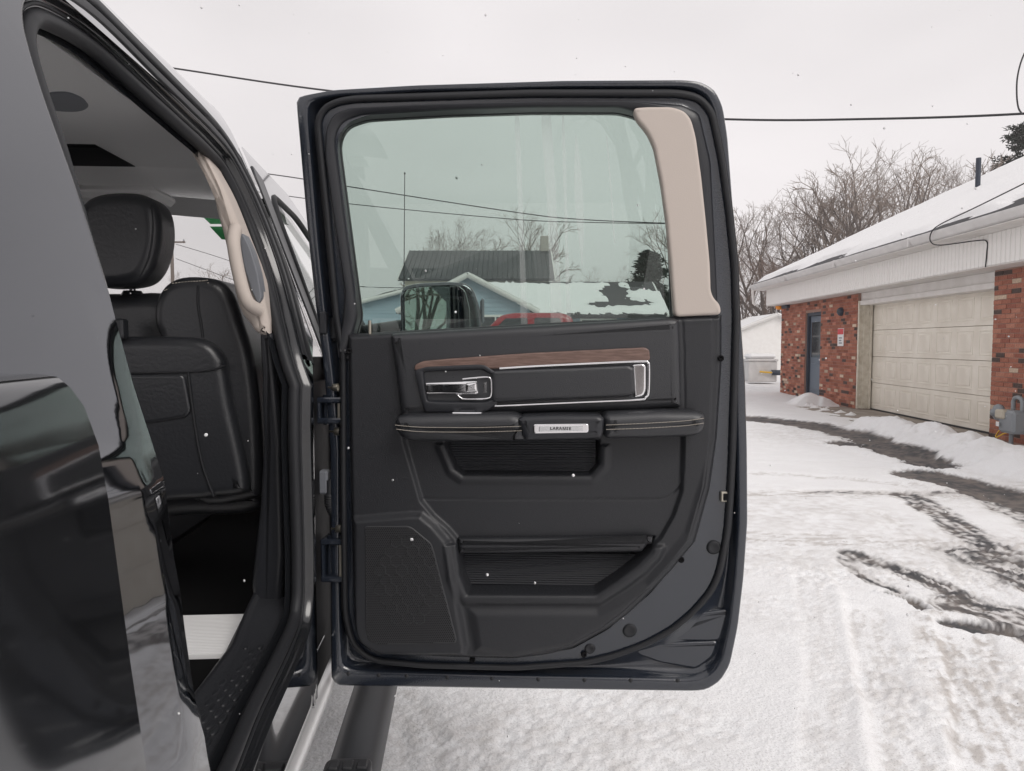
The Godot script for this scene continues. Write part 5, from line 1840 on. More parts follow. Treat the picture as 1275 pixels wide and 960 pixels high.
func build_front_end(t: Node3D) -> void:
	# closed front door ahead of the open one
	var fd := joint("front_door", t)
	var n := 220
	var centre := Vector2(-2.1, 1.45)
	var hole := polar(rounded(PackedVector2Array([Vector2(-1.735, 1.275), Vector2(-1.755, 1.62), Vector2(-1.80, 1.69), Vector2(-2.02, 1.672), Vector2(-2.2, 1.60), Vector2(-2.62, 1.33), Vector2(-2.60, 1.275)]), 0.04, 5), centre, n)
	var outer := polar(PackedVector2Array([Vector2(-1.672, 0.6), Vector2(-1.672, 1.77), Vector2(-2.05, 1.735), Vector2(-2.25, 1.655), Vector2(-2.85, 1.28), Vector2(-2.75, 0.6)]), centre, n)
	var mb := MB.new()
	var rows := []
	for k in 11:
		var loop := PackedVector2Array()
		for i in n:
			loop.append(hole[i].lerp(outer[i], k / 10.0))
		rows.append(flank_loop(loop, 0.004))
	mb.grid(rows, true)
	part("door_skin", mb, M["black paint"], fd)
	mb = MB.new()
	mb.tube(flank_loop(inset(hole, 0.004), 0.003), 0.008, 6, true, true)
	part("window_seal", mb, M["rubber"], fd)
	mb = MB.new()
	pad(mb, rounded(PackedVector2Array([Vector2(-1.675, 1.27), Vector2(-1.675, 1.70), Vector2(-1.69, 1.73), Vector2(-1.745, 1.71), Vector2(-1.73, 1.27)]), 0.01), 0.004, 0.008, 0.002, smap(0.0), 2)
	part("pillar_cover", mb, M["satin plastic"], fd)
	mb = MB.new()
	var gl := []
	for h in [1.26, 1.4, 1.55, 1.69]:
		var row := PackedVector3Array()
		for k in 9:
			var z := lerpf(-1.72, -2.66 if h < 1.3 else lerpf(-2.55, -1.98, (h - 1.4) / 0.29), k / 8.0)
			row.append(Vector3(flank(h, z) - 0.010, h, z))
		gl.append(row)
	mb.grid(gl)
	part("window", mb, M["cab glass"], fd)
	# front-hinge pillar face and edge of the front door seen past the doorway
	mb = MB.new()
	mb.box(Vector3(-0.085, 0.62, -1.74), Vector3(-0.006, 1.25, -1.479))
	mb.box(Vector3(-0.085, 1.25, -1.74), Vector3(-0.022, 1.30, -1.52))
	part("hinge_pillar", mb, M["pillar shade"], t)  # colour darkened for the shade behind the open door
	# windscreen
	var ws := joint("windscreen", t)
	mb = MB.new()
	var wrows := []
	for k in 7:
		var f := k / 6.0
		var row := PackedVector3Array()
		for j in 9:
			var x := lerpf(-0.28 + 0.12 * f, -1.62 - 0.05 * f, j / 8.0)
			row.append(Vector3(x, lerpf(1.70, 1.18, f), lerpf(-2.15, -2.95, f) - 0.10 * (1.0 - pow((j - 4.0) / 4.0, 2.0))))
		wrows.append(row)
	mb.grid(wrows)
	part("windscreen_pane", mb, M["cab glass"], ws)
	mb = MB.new()
	var g0: Vector2 = Vector2(-0.479, 1.7178)
	var g1: Vector2 = Vector2(-0.4159, 1.6363)
	mb.face([Vector3((Vector2(-0.4836, 1.7178)).x, (Vector2(-0.4836, 1.7178)).y, -2.24), Vector3((Vector2(-0.3932, 1.7188)).x, (Vector2(-0.3932, 1.7188)).y, -2.24), Vector3((Vector2(-0.394, 1.6835)).x, (Vector2(-0.394, 1.6835)).y, -2.24), Vector3((Vector2(-0.4474, 1.683)).x, (Vector2(-0.4474, 1.683)).y, -2.24)])
	mb.face([Vector3((Vector2(-0.4498, 1.6759)).x, (Vector2(-0.4498, 1.6759)).y, -2.24), Vector3((Vector2(-0.3941, 1.6765)).x, (Vector2(-0.3941, 1.6765)).y, -2.24), Vector3((Vector2(-0.395, 1.6364)).x, (Vector2(-0.395, 1.6364)).y, -2.24), Vector3((Vector2(-0.4159, 1.6386)).x, (Vector2(-0.4159, 1.6386)).y, -2.24)])
	part("green_panel", mb, M["pale green tint"], ws, "green ribbed panel in the windscreen's upper corner")  # flat panel added in place of what looks like a distant canopy
	mb = MB.new()
	mb.tube(PackedVector3Array([Vector3(-0.25, 1.70, -2.06), Vector3(-0.225, 1.57, -2.28), Vector3(-0.16, 1.37, -2.60), Vector3(-0.11, 1.22, -2.9)]), 0.035, 8)
	mb.tube(PackedVector3Array([Vector3(-1.68, 1.735, -2.06), Vector3(-1.70, 1.60, -2.28), Vector3(-1.74, 1.25, -2.9)]), 0.045, 8)
	part("windscreen_pillar", mb, M["black paint"], ws)
	# bonnet and wing
	var body := joint("bonnet", t)
	mb = MB.new()
	rows = []
	for z in [-2.70, -2.85, -3.2, -3.7, -4.1, -4.2]:
		var low: float = 0.0 if z > -4.0 else (-4.0 - z) * 0.5
		rows.append(PackedVector3Array([Vector3(-0.03, 0.85, z), Vector3(0.0, 1.05, z), Vector3(-0.03, 1.19 - low, z), Vector3(-0.12, 1.235 - low, z), Vector3(-0.5, 1.26 - low, z), Vector3(-0.9, 1.27 - low, z), Vector3(-1.7, 1.235 - low, z), Vector3(-1.85, 1.0, z), Vector3(-1.82, 0.5, z)]))
	mb.grid(rows)
	part("bonnet_skin", mb, M["black paint"], body)
	mb = MB.new()
	var ab: Vector3 = Vector3(-0.1, 1.4143, -4.8836)
	var at: Vector3 = Vector3(-0.1, 2.4883, -5.1253)
	mb.tube(PackedVector3Array([Vector3(ab.x, 1.2, ab.z), at]), PackedFloat32Array([0.004, 0.0025]), 8)
	mb.lathe(PackedVector2Array([Vector2(0, 0.01), Vector2(0.005, 0.006), Vector2(0.006, 0), Vector2(0.005, -0.006), Vector2(0, -0.008)]), at, Vector3.UP, 8)
	part("aerial", mb, M["cable black"], body)
	# wheels
	for w in [[-3.45, "front"], [1.15, "rear"]]:
		mb = MB.new()
		mb.lathe(PackedVector2Array([Vector2(0.0, 0.0), Vector2(0.36, 0.0), Vector2(0.40, 0.03), Vector2(0.40, 0.24), Vector2(0.36, 0.27), Vector2(0.24, 0.27)]), Vector3(-0.30, 0.40, w[0]), Vector3.RIGHT, 32)
		var ty := part("tyre", mb, M["tyre"], t)
		mb = MB.new()
		mb.lathe(PackedVector2Array([Vector2(0.0, 0.24), Vector2(0.06, 0.24), Vector2(0.2, 0.22), Vector2(0.25, 0.275)]), Vector3(-0.30, 0.40, w[0]), Vector3.RIGHT, 24)
		part("rim", mb, M["brushed metal"], ty)
	# towing mirror, seen through the open door's glass
	var mr := joint("door_mirror", t)
	mb = MB.new()
	var z1 := -2.45
	var shell := rounded(PackedVector2Array([Vector2(0.0887, 1.494), Vector2(0.1021, 1.5204), Vector2(0.1469, 1.5299), Vector2(0.2526, 1.5357), Vector2(0.3057, 1.532), Vector2(0.3322, 1.511), Vector2(0.3534, 1.4447), Vector2(0.3612, 1.3727), Vector2(0.3584, 1.3247), Vector2(0.3316, 1.3086), Vector2(0.1189, 1.3087), Vector2(0.0926, 1.3247)]), 0.02)
	pad(mb, shell, -0.10, 0.0, 0.012, zmap(z1), 4)
	pad(mb, shell, -0.10, -0.16, 0.05, zmap(z1), 5)
	part("housing", mb, M["black paint"], mr)
	for pair in [[PackedVector2Array([Vector2(0.1045, 1.4941), Vector2(0.1151, 1.5099), Vector2(0.1732, 1.5181), Vector2(0.2367, 1.5224), Vector2(0.2419, 1.5105), Vector2(0.2411, 1.3513), Vector2(0.2304, 1.3353), Vector2(0.119, 1.3327), Vector2(0.1059, 1.3459)]), "main_glass"], [PackedVector2Array([Vector2(0.2526, 1.5212), Vector2(0.2844, 1.5213), Vector2(0.3056, 1.5002), Vector2(0.3187, 1.4446), Vector2(0.3211, 1.3514), Vector2(0.305, 1.3353), Vector2(0.257, 1.3353), Vector2(0.2518, 1.3513)]), "spotter_glass"]]:
		mb = MB.new()
		var q: PackedVector2Array = rounded(pair[0], 0.006)
		var mid := Vector2.ZERO
		for p in q:
			mid += p / q.size()
		var tilt: Vector2 = Vector2(-0.06, -0.06) if pair[1] == "main_glass" else Vector2(0.14, 0.0)
		pad(mb, q, 0.0, 0.006, 0.001, func(u: float, v: float, w: float) -> Vector3: return Vector3(u, v, z1 + w + (u - mid.x) * tilt.x + (v - mid.y) * tilt.y), 1)
		part(pair[1], mb, M["mirror glass"], mr)
	mb = MB.new()
	mb.tube(PackedVector3Array([Vector3(-0.06, 1.36, -2.62), Vector3(0.10, 1.38, -2.55), Vector3(0.2, 1.38, -2.52)]), 0.035, 10)
	mb.tube(PackedVector3Array([Vector3(-0.06, 1.30, -2.62), Vector3(0.10, 1.31, -2.55), Vector3(0.2, 1.32, -2.52)]), 0.03, 10)
	part("mirror_arm", mb, M["satin plastic"], mr)
	mb = MB.new()
	mb.soft_box((Vector2(0.3556, 1.4853)).x * Vector3.RIGHT + Vector3(0, 1.40, -2.60), (Vector2(0.3556, 1.4853)).x * Vector3.RIGHT + Vector3(0.012, 1.48, -2.47), 0.004)
	part("marker_lens", mb, M["grey plastic"], mr)


# ---------------------------------------------------------------- the open rear door
# Door axes: u from the hinges to the latch, v up, w towards the cabin side (the side in view). Above the belt the frame leans in.
func dmap(u: float, v: float, w: float) -> Vector3:
	return Vector3(u, v, w + 0.1 * maxf(0.0, v - 0.7698))


func door_ring(loops: Array, closed := true) -> MB:   # loops: [outline of n points, w]
	var mb := MB.new()
	var rows := []
	for l in loops:
		var row := PackedVector3Array()
		for q in l[0]:
			row.append(dmap(q.x, q.y, l[1]))
		rows.append(row)
	mb.grid(rows, closed, true)
	return mb


func mixed(a: PackedVector2Array, b: PackedVector2Array, f: float) -> PackedVector2Array:
	var out := PackedVector2Array()
	for i in a.size():
		out.append(a[i].lerp(b[i], f))
	return out


func door_line(p: PackedVector2Array, w: float, per := 8, closed := false) -> PackedVector3Array:
	var out := PackedVector3Array()
	for q in smooth2(p, per, closed):
		out.append(dmap(q.x, q.y, w))
	return out


func build_rear_door(t: Node3D) -> void:
	var d := joint("rear_door", t, Vector3(0.0195, 0.5979, -1.5319), -0.11)
	d.set_meta("label", "open rear passenger door, cabin side in view")
	var dm := func(u: float, v: float, w: float) -> Vector3: return dmap(u, v, w)
	var n := 420
	var c := Vector2(0.4169, 0.6632)
	var outline := rounded(PackedVector2Array([Vector2(-0.0527, 1.2248), Vector2(0.0242, 1.2366), Vector2(0.1937, 1.2431), Vector2(0.4797, 1.2471), Vector2(0.7141, 1.245), Vector2(0.7483, 1.2415), Vector2(0.7768, 1.2262), Vector2(0.7934, 1.1962), Vector2(0.8051, 1.139), Vector2(0.8195, 1.0164), Vector2(0.8386, 0.8667), Vector2(0.8576, 0.6631), Vector2(0.8643, 0.514), Vector2(0.8678, 0.3633), Vector2(0.8616, 0.2447), Vector2(0.8518, 0.1422), Vector2(0.8366, 0.0595), Vector2(0.8172, 0.0245), Vector2(0.7891, 0.0049), Vector2(0.7657, 0.0018), Vector2(0.3831, -0.0013), Vector2(0.0023, -0.0034), Vector2(-0.0115, 0.0105), Vector2(-0.0079, 0.2669), Vector2(-0.0062, 0.5083), Vector2(-0.0161, 0.6613), Vector2(-0.0303, 0.7958), Vector2(-0.0402, 0.9435), Vector2(-0.0474, 1.1026)]), 0.012)
	var rim := rounded(PackedVector2Array([Vector2(-0.0241, 1.2106), Vector2(0.0345, 1.2204), Vector2(0.1951, 1.2271), Vector2(0.4795, 1.2304), Vector2(0.7097, 1.2277), Vector2(0.7376, 1.2236), Vector2(0.7582, 1.21), Vector2(0.7731, 1.1816), Vector2(0.7829, 1.1291), Vector2(0.7982, 1.0147), Vector2(0.8169, 0.8659), Vector2(0.8323, 0.6635), Vector2(0.838, 0.5153), Vector2(0.8422, 0.3654), Vector2(0.8375, 0.2561), Vector2(0.8276, 0.1542), Vector2(0.8139, 0.0806), Vector2(0.7929, 0.0493), Vector2(0.7632, 0.0366), Vector2(0.7366, 0.0344), Vector2(0.3835, 0.0357), Vector2(0.0404, 0.0373), Vector2(0.0163, 0.0474), Vector2(0.0157, 0.2702), Vector2(0.0189, 0.5099), Vector2(0.0091, 0.6618), Vector2(-0.0052, 0.7954), Vector2(-0.0137, 0.942), Vector2(-0.0196, 1.1)]), 0.02)
	var seal := rounded(PackedVector2Array([Vector2(-0.0028, 1.1703), Vector2(0.0096, 1.1944), Vector2(0.0341, 1.2061), Vector2(0.0695, 1.2116), Vector2(0.417, 1.217), Vector2(0.7034, 1.2128), Vector2(0.742, 1.2049), Vector2(0.7675, 1.1781), Vector2(0.7892, 1.0929), Vector2(0.8072, 0.994), Vector2(0.8225, 0.8884), Vector2(0.8304, 0.7773), Vector2(0.8292, 0.664), Vector2(0.8269, 0.5169), Vector2(0.8243, 0.4311), Vector2(0.8199, 0.3481), Vector2(0.805, 0.2611), Vector2(0.7877, 0.2205), Vector2(0.7507, 0.1761), Vector2(0.7084, 0.1398), Vector2(0.6559, 0.1099), Vector2(0.5931, 0.0848), Vector2(0.5299, 0.0682), Vector2(0.384, 0.0549), Vector2(0.1909, 0.0562), Vector2(0.0902, 0.0646), Vector2(0.0612, 0.0814), Vector2(0.041, 0.107), Vector2(0.028, 0.1656), Vector2(0.0282, 0.4442), Vector2(0.0317, 0.7122), Vector2(0.0194, 0.7784), Vector2(0.0085, 0.9878)]), 0.02)
	var window := rounded(PackedVector2Array([Vector2(0.0299, 1.1307), Vector2(0.0342, 1.1527), Vector2(0.0499, 1.1714), Vector2(0.0867, 1.1825), Vector2(0.2498, 1.1891), Vector2(0.416, 1.1918), Vector2(0.59, 1.1895), Vector2(0.6287, 1.1795), Vector2(0.655, 1.1514), Vector2(0.6706, 1.1062), Vector2(0.6875, 1.0148), Vector2(0.698, 0.9315), Vector2(0.7069, 0.7923), Vector2(0.7149, 0.712), Vector2(0.0387, 0.7116), Vector2(0.0625, 0.7883), Vector2(0.0576, 0.8422)]), 0.012)
	var hole := rounded(PackedVector2Array([Vector2(0.0336, 1.118), Vector2(0.038, 1.1455), Vector2(0.0583, 1.1695), Vector2(0.0972, 1.1826), Vector2(0.2564, 1.1895), Vector2(0.417, 1.1932), Vector2(0.6192, 1.1934), Vector2(0.7118, 1.1892), Vector2(0.7404, 1.1636), Vector2(0.7623, 1.066), Vector2(0.7846, 0.8886), Vector2(0.7996, 0.7127), Vector2(0.7968, 0.5824), Vector2(0.7859, 0.4507), Vector2(0.7536, 0.324), Vector2(0.6647, 0.2152), Vector2(0.5794, 0.1392), Vector2(0.5064, 0.0968), Vector2(0.384, 0.0773), Vector2(0.1126, 0.0824), Vector2(0.0649, 0.1023), Vector2(0.0501, 0.1539), Vector2(0.0522, 0.7453), Vector2(0.0602, 0.8388)]), 0.01)
	var A := polar(outline, c, n)
	var B := polar(rim, c, n)
	var C := polar(seal, c, n)
	var H := polar(hole, c, n)
	var W := polar(window, c, n)
	# outer edge and pressed inner shell
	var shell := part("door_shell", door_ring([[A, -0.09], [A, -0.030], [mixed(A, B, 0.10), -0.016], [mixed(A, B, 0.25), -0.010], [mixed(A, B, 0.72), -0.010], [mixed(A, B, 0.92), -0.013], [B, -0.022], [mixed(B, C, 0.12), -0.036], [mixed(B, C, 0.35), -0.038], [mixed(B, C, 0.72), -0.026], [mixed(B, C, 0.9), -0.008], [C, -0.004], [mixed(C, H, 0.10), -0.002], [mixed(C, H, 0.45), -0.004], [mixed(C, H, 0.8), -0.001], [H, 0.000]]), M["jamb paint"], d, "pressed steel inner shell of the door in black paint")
	var mb := MB.new()
	var path := PackedVector3Array()
	for q in C:
		path.append(dmap(q.x, q.y, 0.002))
	mb.tube(path, 0.0062, 8, true, true)
	part("weather_seal", mb, M["rubber"], d)
	mb = MB.new()
	path = PackedVector3Array()
	for q in inset(C, -0.009):
		path.append(dmap(q.x, q.y, -0.012))
	mb.tube(path, 0.0035, 6, true, true)
	part("sealing_lip", mb, M["rubber"], shell)
	# outer skin on the far side
	mb = MB.new()
	pad(mb, inset(ccw(rounded(PackedVector2Array([Vector2(0.0053, 0.7454), Vector2(0.8535, 0.745), Vector2(0.8617, 0.3686), Vector2(0.846, 0.1507), Vector2(0.831, 0.0691), Vector2(0.8119, 0.0347), Vector2(0.7611, 0.0131), Vector2(0.384, 0.0101), Vector2(0.0087, 0.0072), Vector2(-0.0049, 0.0209)]), 0.01)), 0.002), -0.085, -0.13, 0.02, dm, 3)
	part("outer_skin", mb, M["black paint"], d)
	# flange screws, plugs and latch
	for q in [Vector2(0.0297, 0.0286), Vector2(0.0949, 0.0265), Vector2(0.1549, 0.026), Vector2(0.2418, 0.0252), Vector2(0.3368, 0.0246), Vector2(0.4346, 0.025), Vector2(0.5318, 0.0253), Vector2(0.6285, 0.0265), Vector2(0.7262, 0.0286)]:
		mb = MB.new()
		var a := dmap(q.x, q.y, -0.011)
		mb.lathe(PackedVector2Array([Vector2(0, 0.0025), Vector2(0.003, 0.0022), Vector2(0.0048, 0.0)]), a, Vector3.BACK, 12)
		part("rivet", mb, M["rubber"], shell)
	for q in [[Vector2(0.7944, 0.3145), 0.0135], [Vector2(0.6242, 0.1374), 0.0135], [Vector2(0.5422, 0.0975), 0.0105]]:
		mb = MB.new()
		var a2 := dmap(q[0].x, q[0].y, -0.004)
		mb.lathe(PackedVector2Array([Vector2(0, 0.004), Vector2(q[1] * 0.6, 0.0045), Vector2(q[1] * 0.8, 0.006), Vector2(q[1], 0.004), Vector2(q[1] * 1.15, 0.0)]), a2, Vector3.BACK, 18)
		part("plug", mb, M["rubber"], shell)
	mb = MB.new()
	var la := Vector2(0.8056, 0.431)
	var lb := Vector2(0.8254, 0.4096)
	mb.soft_box(dmap(la.x, lb.y, -0.012), dmap(lb.x, la.y, 0.004), 0.002)
	var latch := part("latch", mb, M["zinc"], d)
	mb = MB.new()
	var lc := Vector2(0.8105, 0.4277)
	var le := Vector2(0.8205, 0.4129)
	mb.soft_box(dmap(lc.x, le.y, 0.0), dmap(le.x, lc.y, 0.0055), 0.001)
	part("latch_slot", mb, M["print and hole shade"], latch)  # block coloured near black to stand for the shade in a slot
	# recessed steps pressed into the lower corner
	for q in [PackedVector2Array([Vector2(0.6279, 0.094), Vector2(0.651, 0.103), Vector2(0.759, 0.1694), Vector2(0.839, 0.1776), Vector2(0.8345, 0.1572), Vector2(0.8189, 0.1062), Vector2(0.6509, 0.1064), Vector2(0.6345, 0.0925)]), PackedVector2Array([Vector2(0.6312, 0.0924), Vector2(0.6708, 0.1034), Vector2(0.8156, 0.1095), Vector2(0.8047, 0.072), Vector2(0.7673, 0.044), Vector2(0.6845, 0.0593), Vector2(0.643, 0.0756)])]:
		mb = MB.new()
		pad(mb, rounded(q, 0.012), -0.040, -0.026, 0.008, dm, 3)
		part("pressed_step", mb, M["jamb paint"], shell)
	# window frame: matt inner trim, glass run, pane
	var Q := polar(rounded(PackedVector2Array([Vector2(0.0075, 1.1122), Vector2(0.0144, 1.1579), Vector2(0.0284, 1.1835), Vector2(0.0625, 1.1951), Vector2(0.1965, 1.1993), Vector2(0.417, 1.2007), Vector2(0.6191, 1.1993), Vector2(0.7116, 1.1951), Vector2(0.746, 1.1784), Vector2(0.7708, 1.0886), Vector2(0.7893, 0.8886), Vector2(0.8047, 0.6965), Vector2(0.018, 0.6956), Vector2(0.0386, 0.8388), Vector2(0.019, 1.0034)]), 0.01), c, n)
	part("window_trim", door_ring([[Q, -0.004], [mixed(Q, W, 0.08), 0.006], [mixed(Q, W, 0.25), 0.009], [mixed(Q, W, 0.75), 0.005], [mixed(Q, W, 0.93), 0.002], [W, -0.004], [W, -0.05]]), M["satin plastic"], d)
	mb = MB.new()
	var ww := ccw(window)
	path = PackedVector3Array()
	for q in inset(ww, -0.0015):
		path.append(dmap(q.x, q.y, -0.034))
	mb.tube(path, 0.003, 6, true, true)
	part("glass_run", mb, M["rubber"], d)
	mb = MB.new()
	pad(mb, inset(ww, -0.006), -0.040, -0.036, 0.0004, dm, 1, true)
	var pane := part("window_pane", mb, M["tinted glass"], d, "lightly green tinted window pane with dried drips")
	for s in [[PackedVector2Array([Vector2(0.4389, 1.1825), Vector2(0.4577, 1.1823), Vector2(0.4695, 1.0153), Vector2(0.4765, 0.8901), Vector2(0.4837, 0.7615), Vector2(0.4609, 0.7615), Vector2(0.4556, 0.8901), Vector2(0.4504, 1.0154)])], [PackedVector2Array([Vector2(0.5065, 1.1367), Vector2(0.5112, 1.1397), Vector2(0.5231, 1.0455), Vector2(0.5257, 0.9527), Vector2(0.5232, 0.8898), Vector2(0.5163, 0.9371), Vector2(0.5059, 1.0304)])], [PackedVector2Array([Vector2(0.5691, 1.133), Vector2(0.5722, 1.1329), Vector2(0.5854, 0.9989), Vector2(0.5896, 0.9429), Vector2(0.5864, 0.9414), Vector2(0.5804, 1.0143)])], [PackedVector2Array([Vector2(0.3856, 1.1802), Vector2(0.395, 1.1801), Vector2(0.4039, 0.9378), Vector2(0.4102, 0.7648), Vector2(0.397, 0.7648), Vector2(0.3943, 0.9379)])], [PackedVector2Array([Vector2(0.4797, 1.1671), Vector2(0.4859, 1.167), Vector2(0.4939, 0.9373), Vector2(0.5016, 0.7696), Vector2(0.4919, 0.7696), Vector2(0.4875, 0.9373)])]]:
		mb = MB.new()
		var q: PackedVector2Array = smooth2(s[0], 3)
		pad(mb, q, -0.0358, -0.0354, 0.0001, dm, 1)
		part("dried_drip", mb, M["dried drip film"], pane)
	# beige trim on the rear frame
	mb = MB.new()
	pad(mb, rounded(PackedVector2Array([Vector2(0.614, 1.183), Vector2(0.6414, 1.1848), Vector2(0.6901, 1.1841), Vector2(0.7131, 1.1758), Vector2(0.7258, 1.161), Vector2(0.736, 1.1286), Vector2(0.7494, 1.0513), Vector2(0.7618, 0.9635), Vector2(0.7716, 0.8866), Vector2(0.775, 0.8367), Vector2(0.781, 0.8225), Vector2(0.7941, 0.8099), Vector2(0.7972, 0.7902), Vector2(0.7049, 0.7856), Vector2(0.6961, 0.8714), Vector2(0.6857, 0.9641), Vector2(0.6727, 1.0415), Vector2(0.657, 1.1118), Vector2(0.6425, 1.1401), Vector2(0.6221, 1.1624)]), 0.012, 5), -0.002, 0.020, 0.006, dm, 5)
	part("beige_frame_trim", mb, M["beige trim"], d, "beige moulded trim beside the window")
	build_hinges(d, dm)
	build_door_panel(d, dm)


func build_hinges(d: Node3D, dm: Callable) -> void:
	var mb: MB
	for h in [[Vector2(-0.0286, 0.6205), Vector2(0.0264, 0.5654)], [Vector2(-0.0246, 0.3212), Vector2(0.0254, 0.2293)]]:
		var a: Vector2 = h[0]
		var b: Vector2 = h[1]
		var hg := joint("hinge", d)
		mb = MB.new()
		for y in [a.y, b.y + 0.012]:
			mb.soft_box(Vector3(a.x, y - 0.012, -0.055), Vector3(b.x, y, 0.0), 0.003)
		mb.soft_box(Vector3(a.x, b.y, -0.055), Vector3(a.x + 0.008, a.y, -0.002), 0.003)
		part("hinge_bracket", mb, M["jamb paint"], hg)
		mb = MB.new()
		mb.tube(PackedVector3Array([Vector3(a.x + 0.018, b.y - 0.004, -0.025), Vector3(a.x + 0.018, a.y + 0.004, -0.025)]), 0.010, 12)
		part("hinge_pin", mb, M["jamb paint"], hg)
		mb = MB.new()
		mb.soft_box(Vector3(b.x - 0.012, b.y + 0.006, -0.02), Vector3(b.x - 0.004, a.y - 0.010, -0.004), 0.002)
		part("hinge_leaf", mb, M["zinc"], hg)
	for q in [Vector2(0.0156, 0.6407), Vector2(0.0177, 0.5486), Vector2(0.0184, 0.3422)]:
		mb = MB.new()
		var a3 := Vector3(q.x, q.y, -0.012)
		mb.lathe(PackedVector2Array([Vector2(0, 0.022), Vector2(0.003, 0.021), Vector2(0.003, 0.012), Vector2(0.008, 0.011), Vector2(0.009, 0.0)]), a3, Vector3.LEFT, 10)
		part("hinge_bolt", mb, M["zinc"], d)
	# wiring boot between pillar and door
	var boot := joint("wiring_boot", d)
	var p0 := Vector2(-0.0242, 0.4607)
	var p1 := Vector2(-0.0095, 0.4167)
	mb = MB.new()
	mb.soft_box(Vector3(p0.x - 0.006, p1.y - 0.002, -0.04), Vector3(p0.x + 0.014, p0.y + 0.004, -0.012), 0.004)
	part("cable_plug", mb, M["grey plastic"], boot)
	mb = MB.new()
	var bend := PackedVector3Array()
	var rad := PackedFloat32Array()
	var pts: PackedVector2Array = smooth2(PackedVector2Array([Vector2(-0.0075, 0.4439), Vector2(-0.0079, 0.4134), Vector2(-0.0082, 0.393), Vector2(0.0001, 0.3743), Vector2(0.0119, 0.3694), Vector2(0.0222, 0.3763), Vector2(0.0276, 0.3967)]), 14, false)
	for i in pts.size():
		bend.append(Vector3(pts[i].x, pts[i].y, -0.022))
		rad.append(0.0095 + (0.0028 * absf(sin(i * 0.9)) if i > 14 else 0.0))
	mb.tube(bend, rad, 12)
	part("cable_boot", mb, M["rubber"], boot)
	# check strap and upper seal block at the pillar
	mb = MB.new()
	var k0 := Vector2(-0.02, 0.7982)
	var k1 := Vector2(-0.0047, 0.752)
	mb.soft_box(Vector3(k0.x, k1.y, -0.03), Vector3(k1.x, k0.y, 0.0), 0.003)
	part("corner_block", mb, M["satin plastic"], d)
	mb = MB.new()
	var f0 := Vector2(-0.0019, 0.7899)
	var f1 := Vector2(0.0186, 0.7371)
	mb.soft_box(Vector3(f0.x, f1.y, -0.04), Vector3(f1.x, f0.y, -0.012), 0.007)
	part("seal_block", mb, M["rubber"], d)


# Height of the moulded trim panel over the door's inner plane.
var relief_shapes := {}

func panel_height(q: Vector2) -> float:
	var S := relief_shapes
	var edge: float = sdist(S.panel, q)
	var w := 0.020
	# kick plate with the speaker stands proud; the middle field lies deeper
	var mid: float = sdist(S.middle, q)
	w -= 0.010 * (1.0 - smoothstep(-0.006, 0.002, mid))
	var spk: float = sdist(S.speaker_house, q)
	w += 0.014 * (1.0 - smoothstep(-0.014, 0.002, spk))
	var low: float = sdist(S.lower, q)
	w += 0.008 * (1.0 - smoothstep(-0.02, 0.004, low))
	# lower bin with its lip
	var bin: float = sdist(S.bin, q)
	w += 0.010 * (1.0 - smoothstep(0.002, 0.020, absf(bin - 0.010))) * (1.0 if q.y < S.bin_top else 0.0)
	w -= 0.044 * (1.0 - smoothstep(-0.012, 0.0, bin))
	# map pocket under the armrest
	var pk: float = sdist(S.pocket, q)
	w += 0.006 * (1.0 - smoothstep(0.0, 0.014, absf(pk - 0.010))) * (1.0 if q.y < S.pocket_top else 0.0)
	w -= 0.036 * (1.0 - smoothstep(-0.008, 0.0, pk))
	# seam round the middle field
	w -= 0.0022 * (1.0 - smoothstep(0.0004, 0.0020, ldist(S.seam, q)))
	# joint beside the upper pad and the border strip
	w -= 0.003 * (1.0 - smoothstep(0.0006, 0.0024, ldist(S.border, q)))
	w -= 0.004 * smoothstep(0.0, 0.004, sdist(S.field, q))
	# rolled-over edge
	w -= 0.018 * pow(clampf(1.0 + edge / 0.012, 0.0, 1.0), 2.0)
	return w


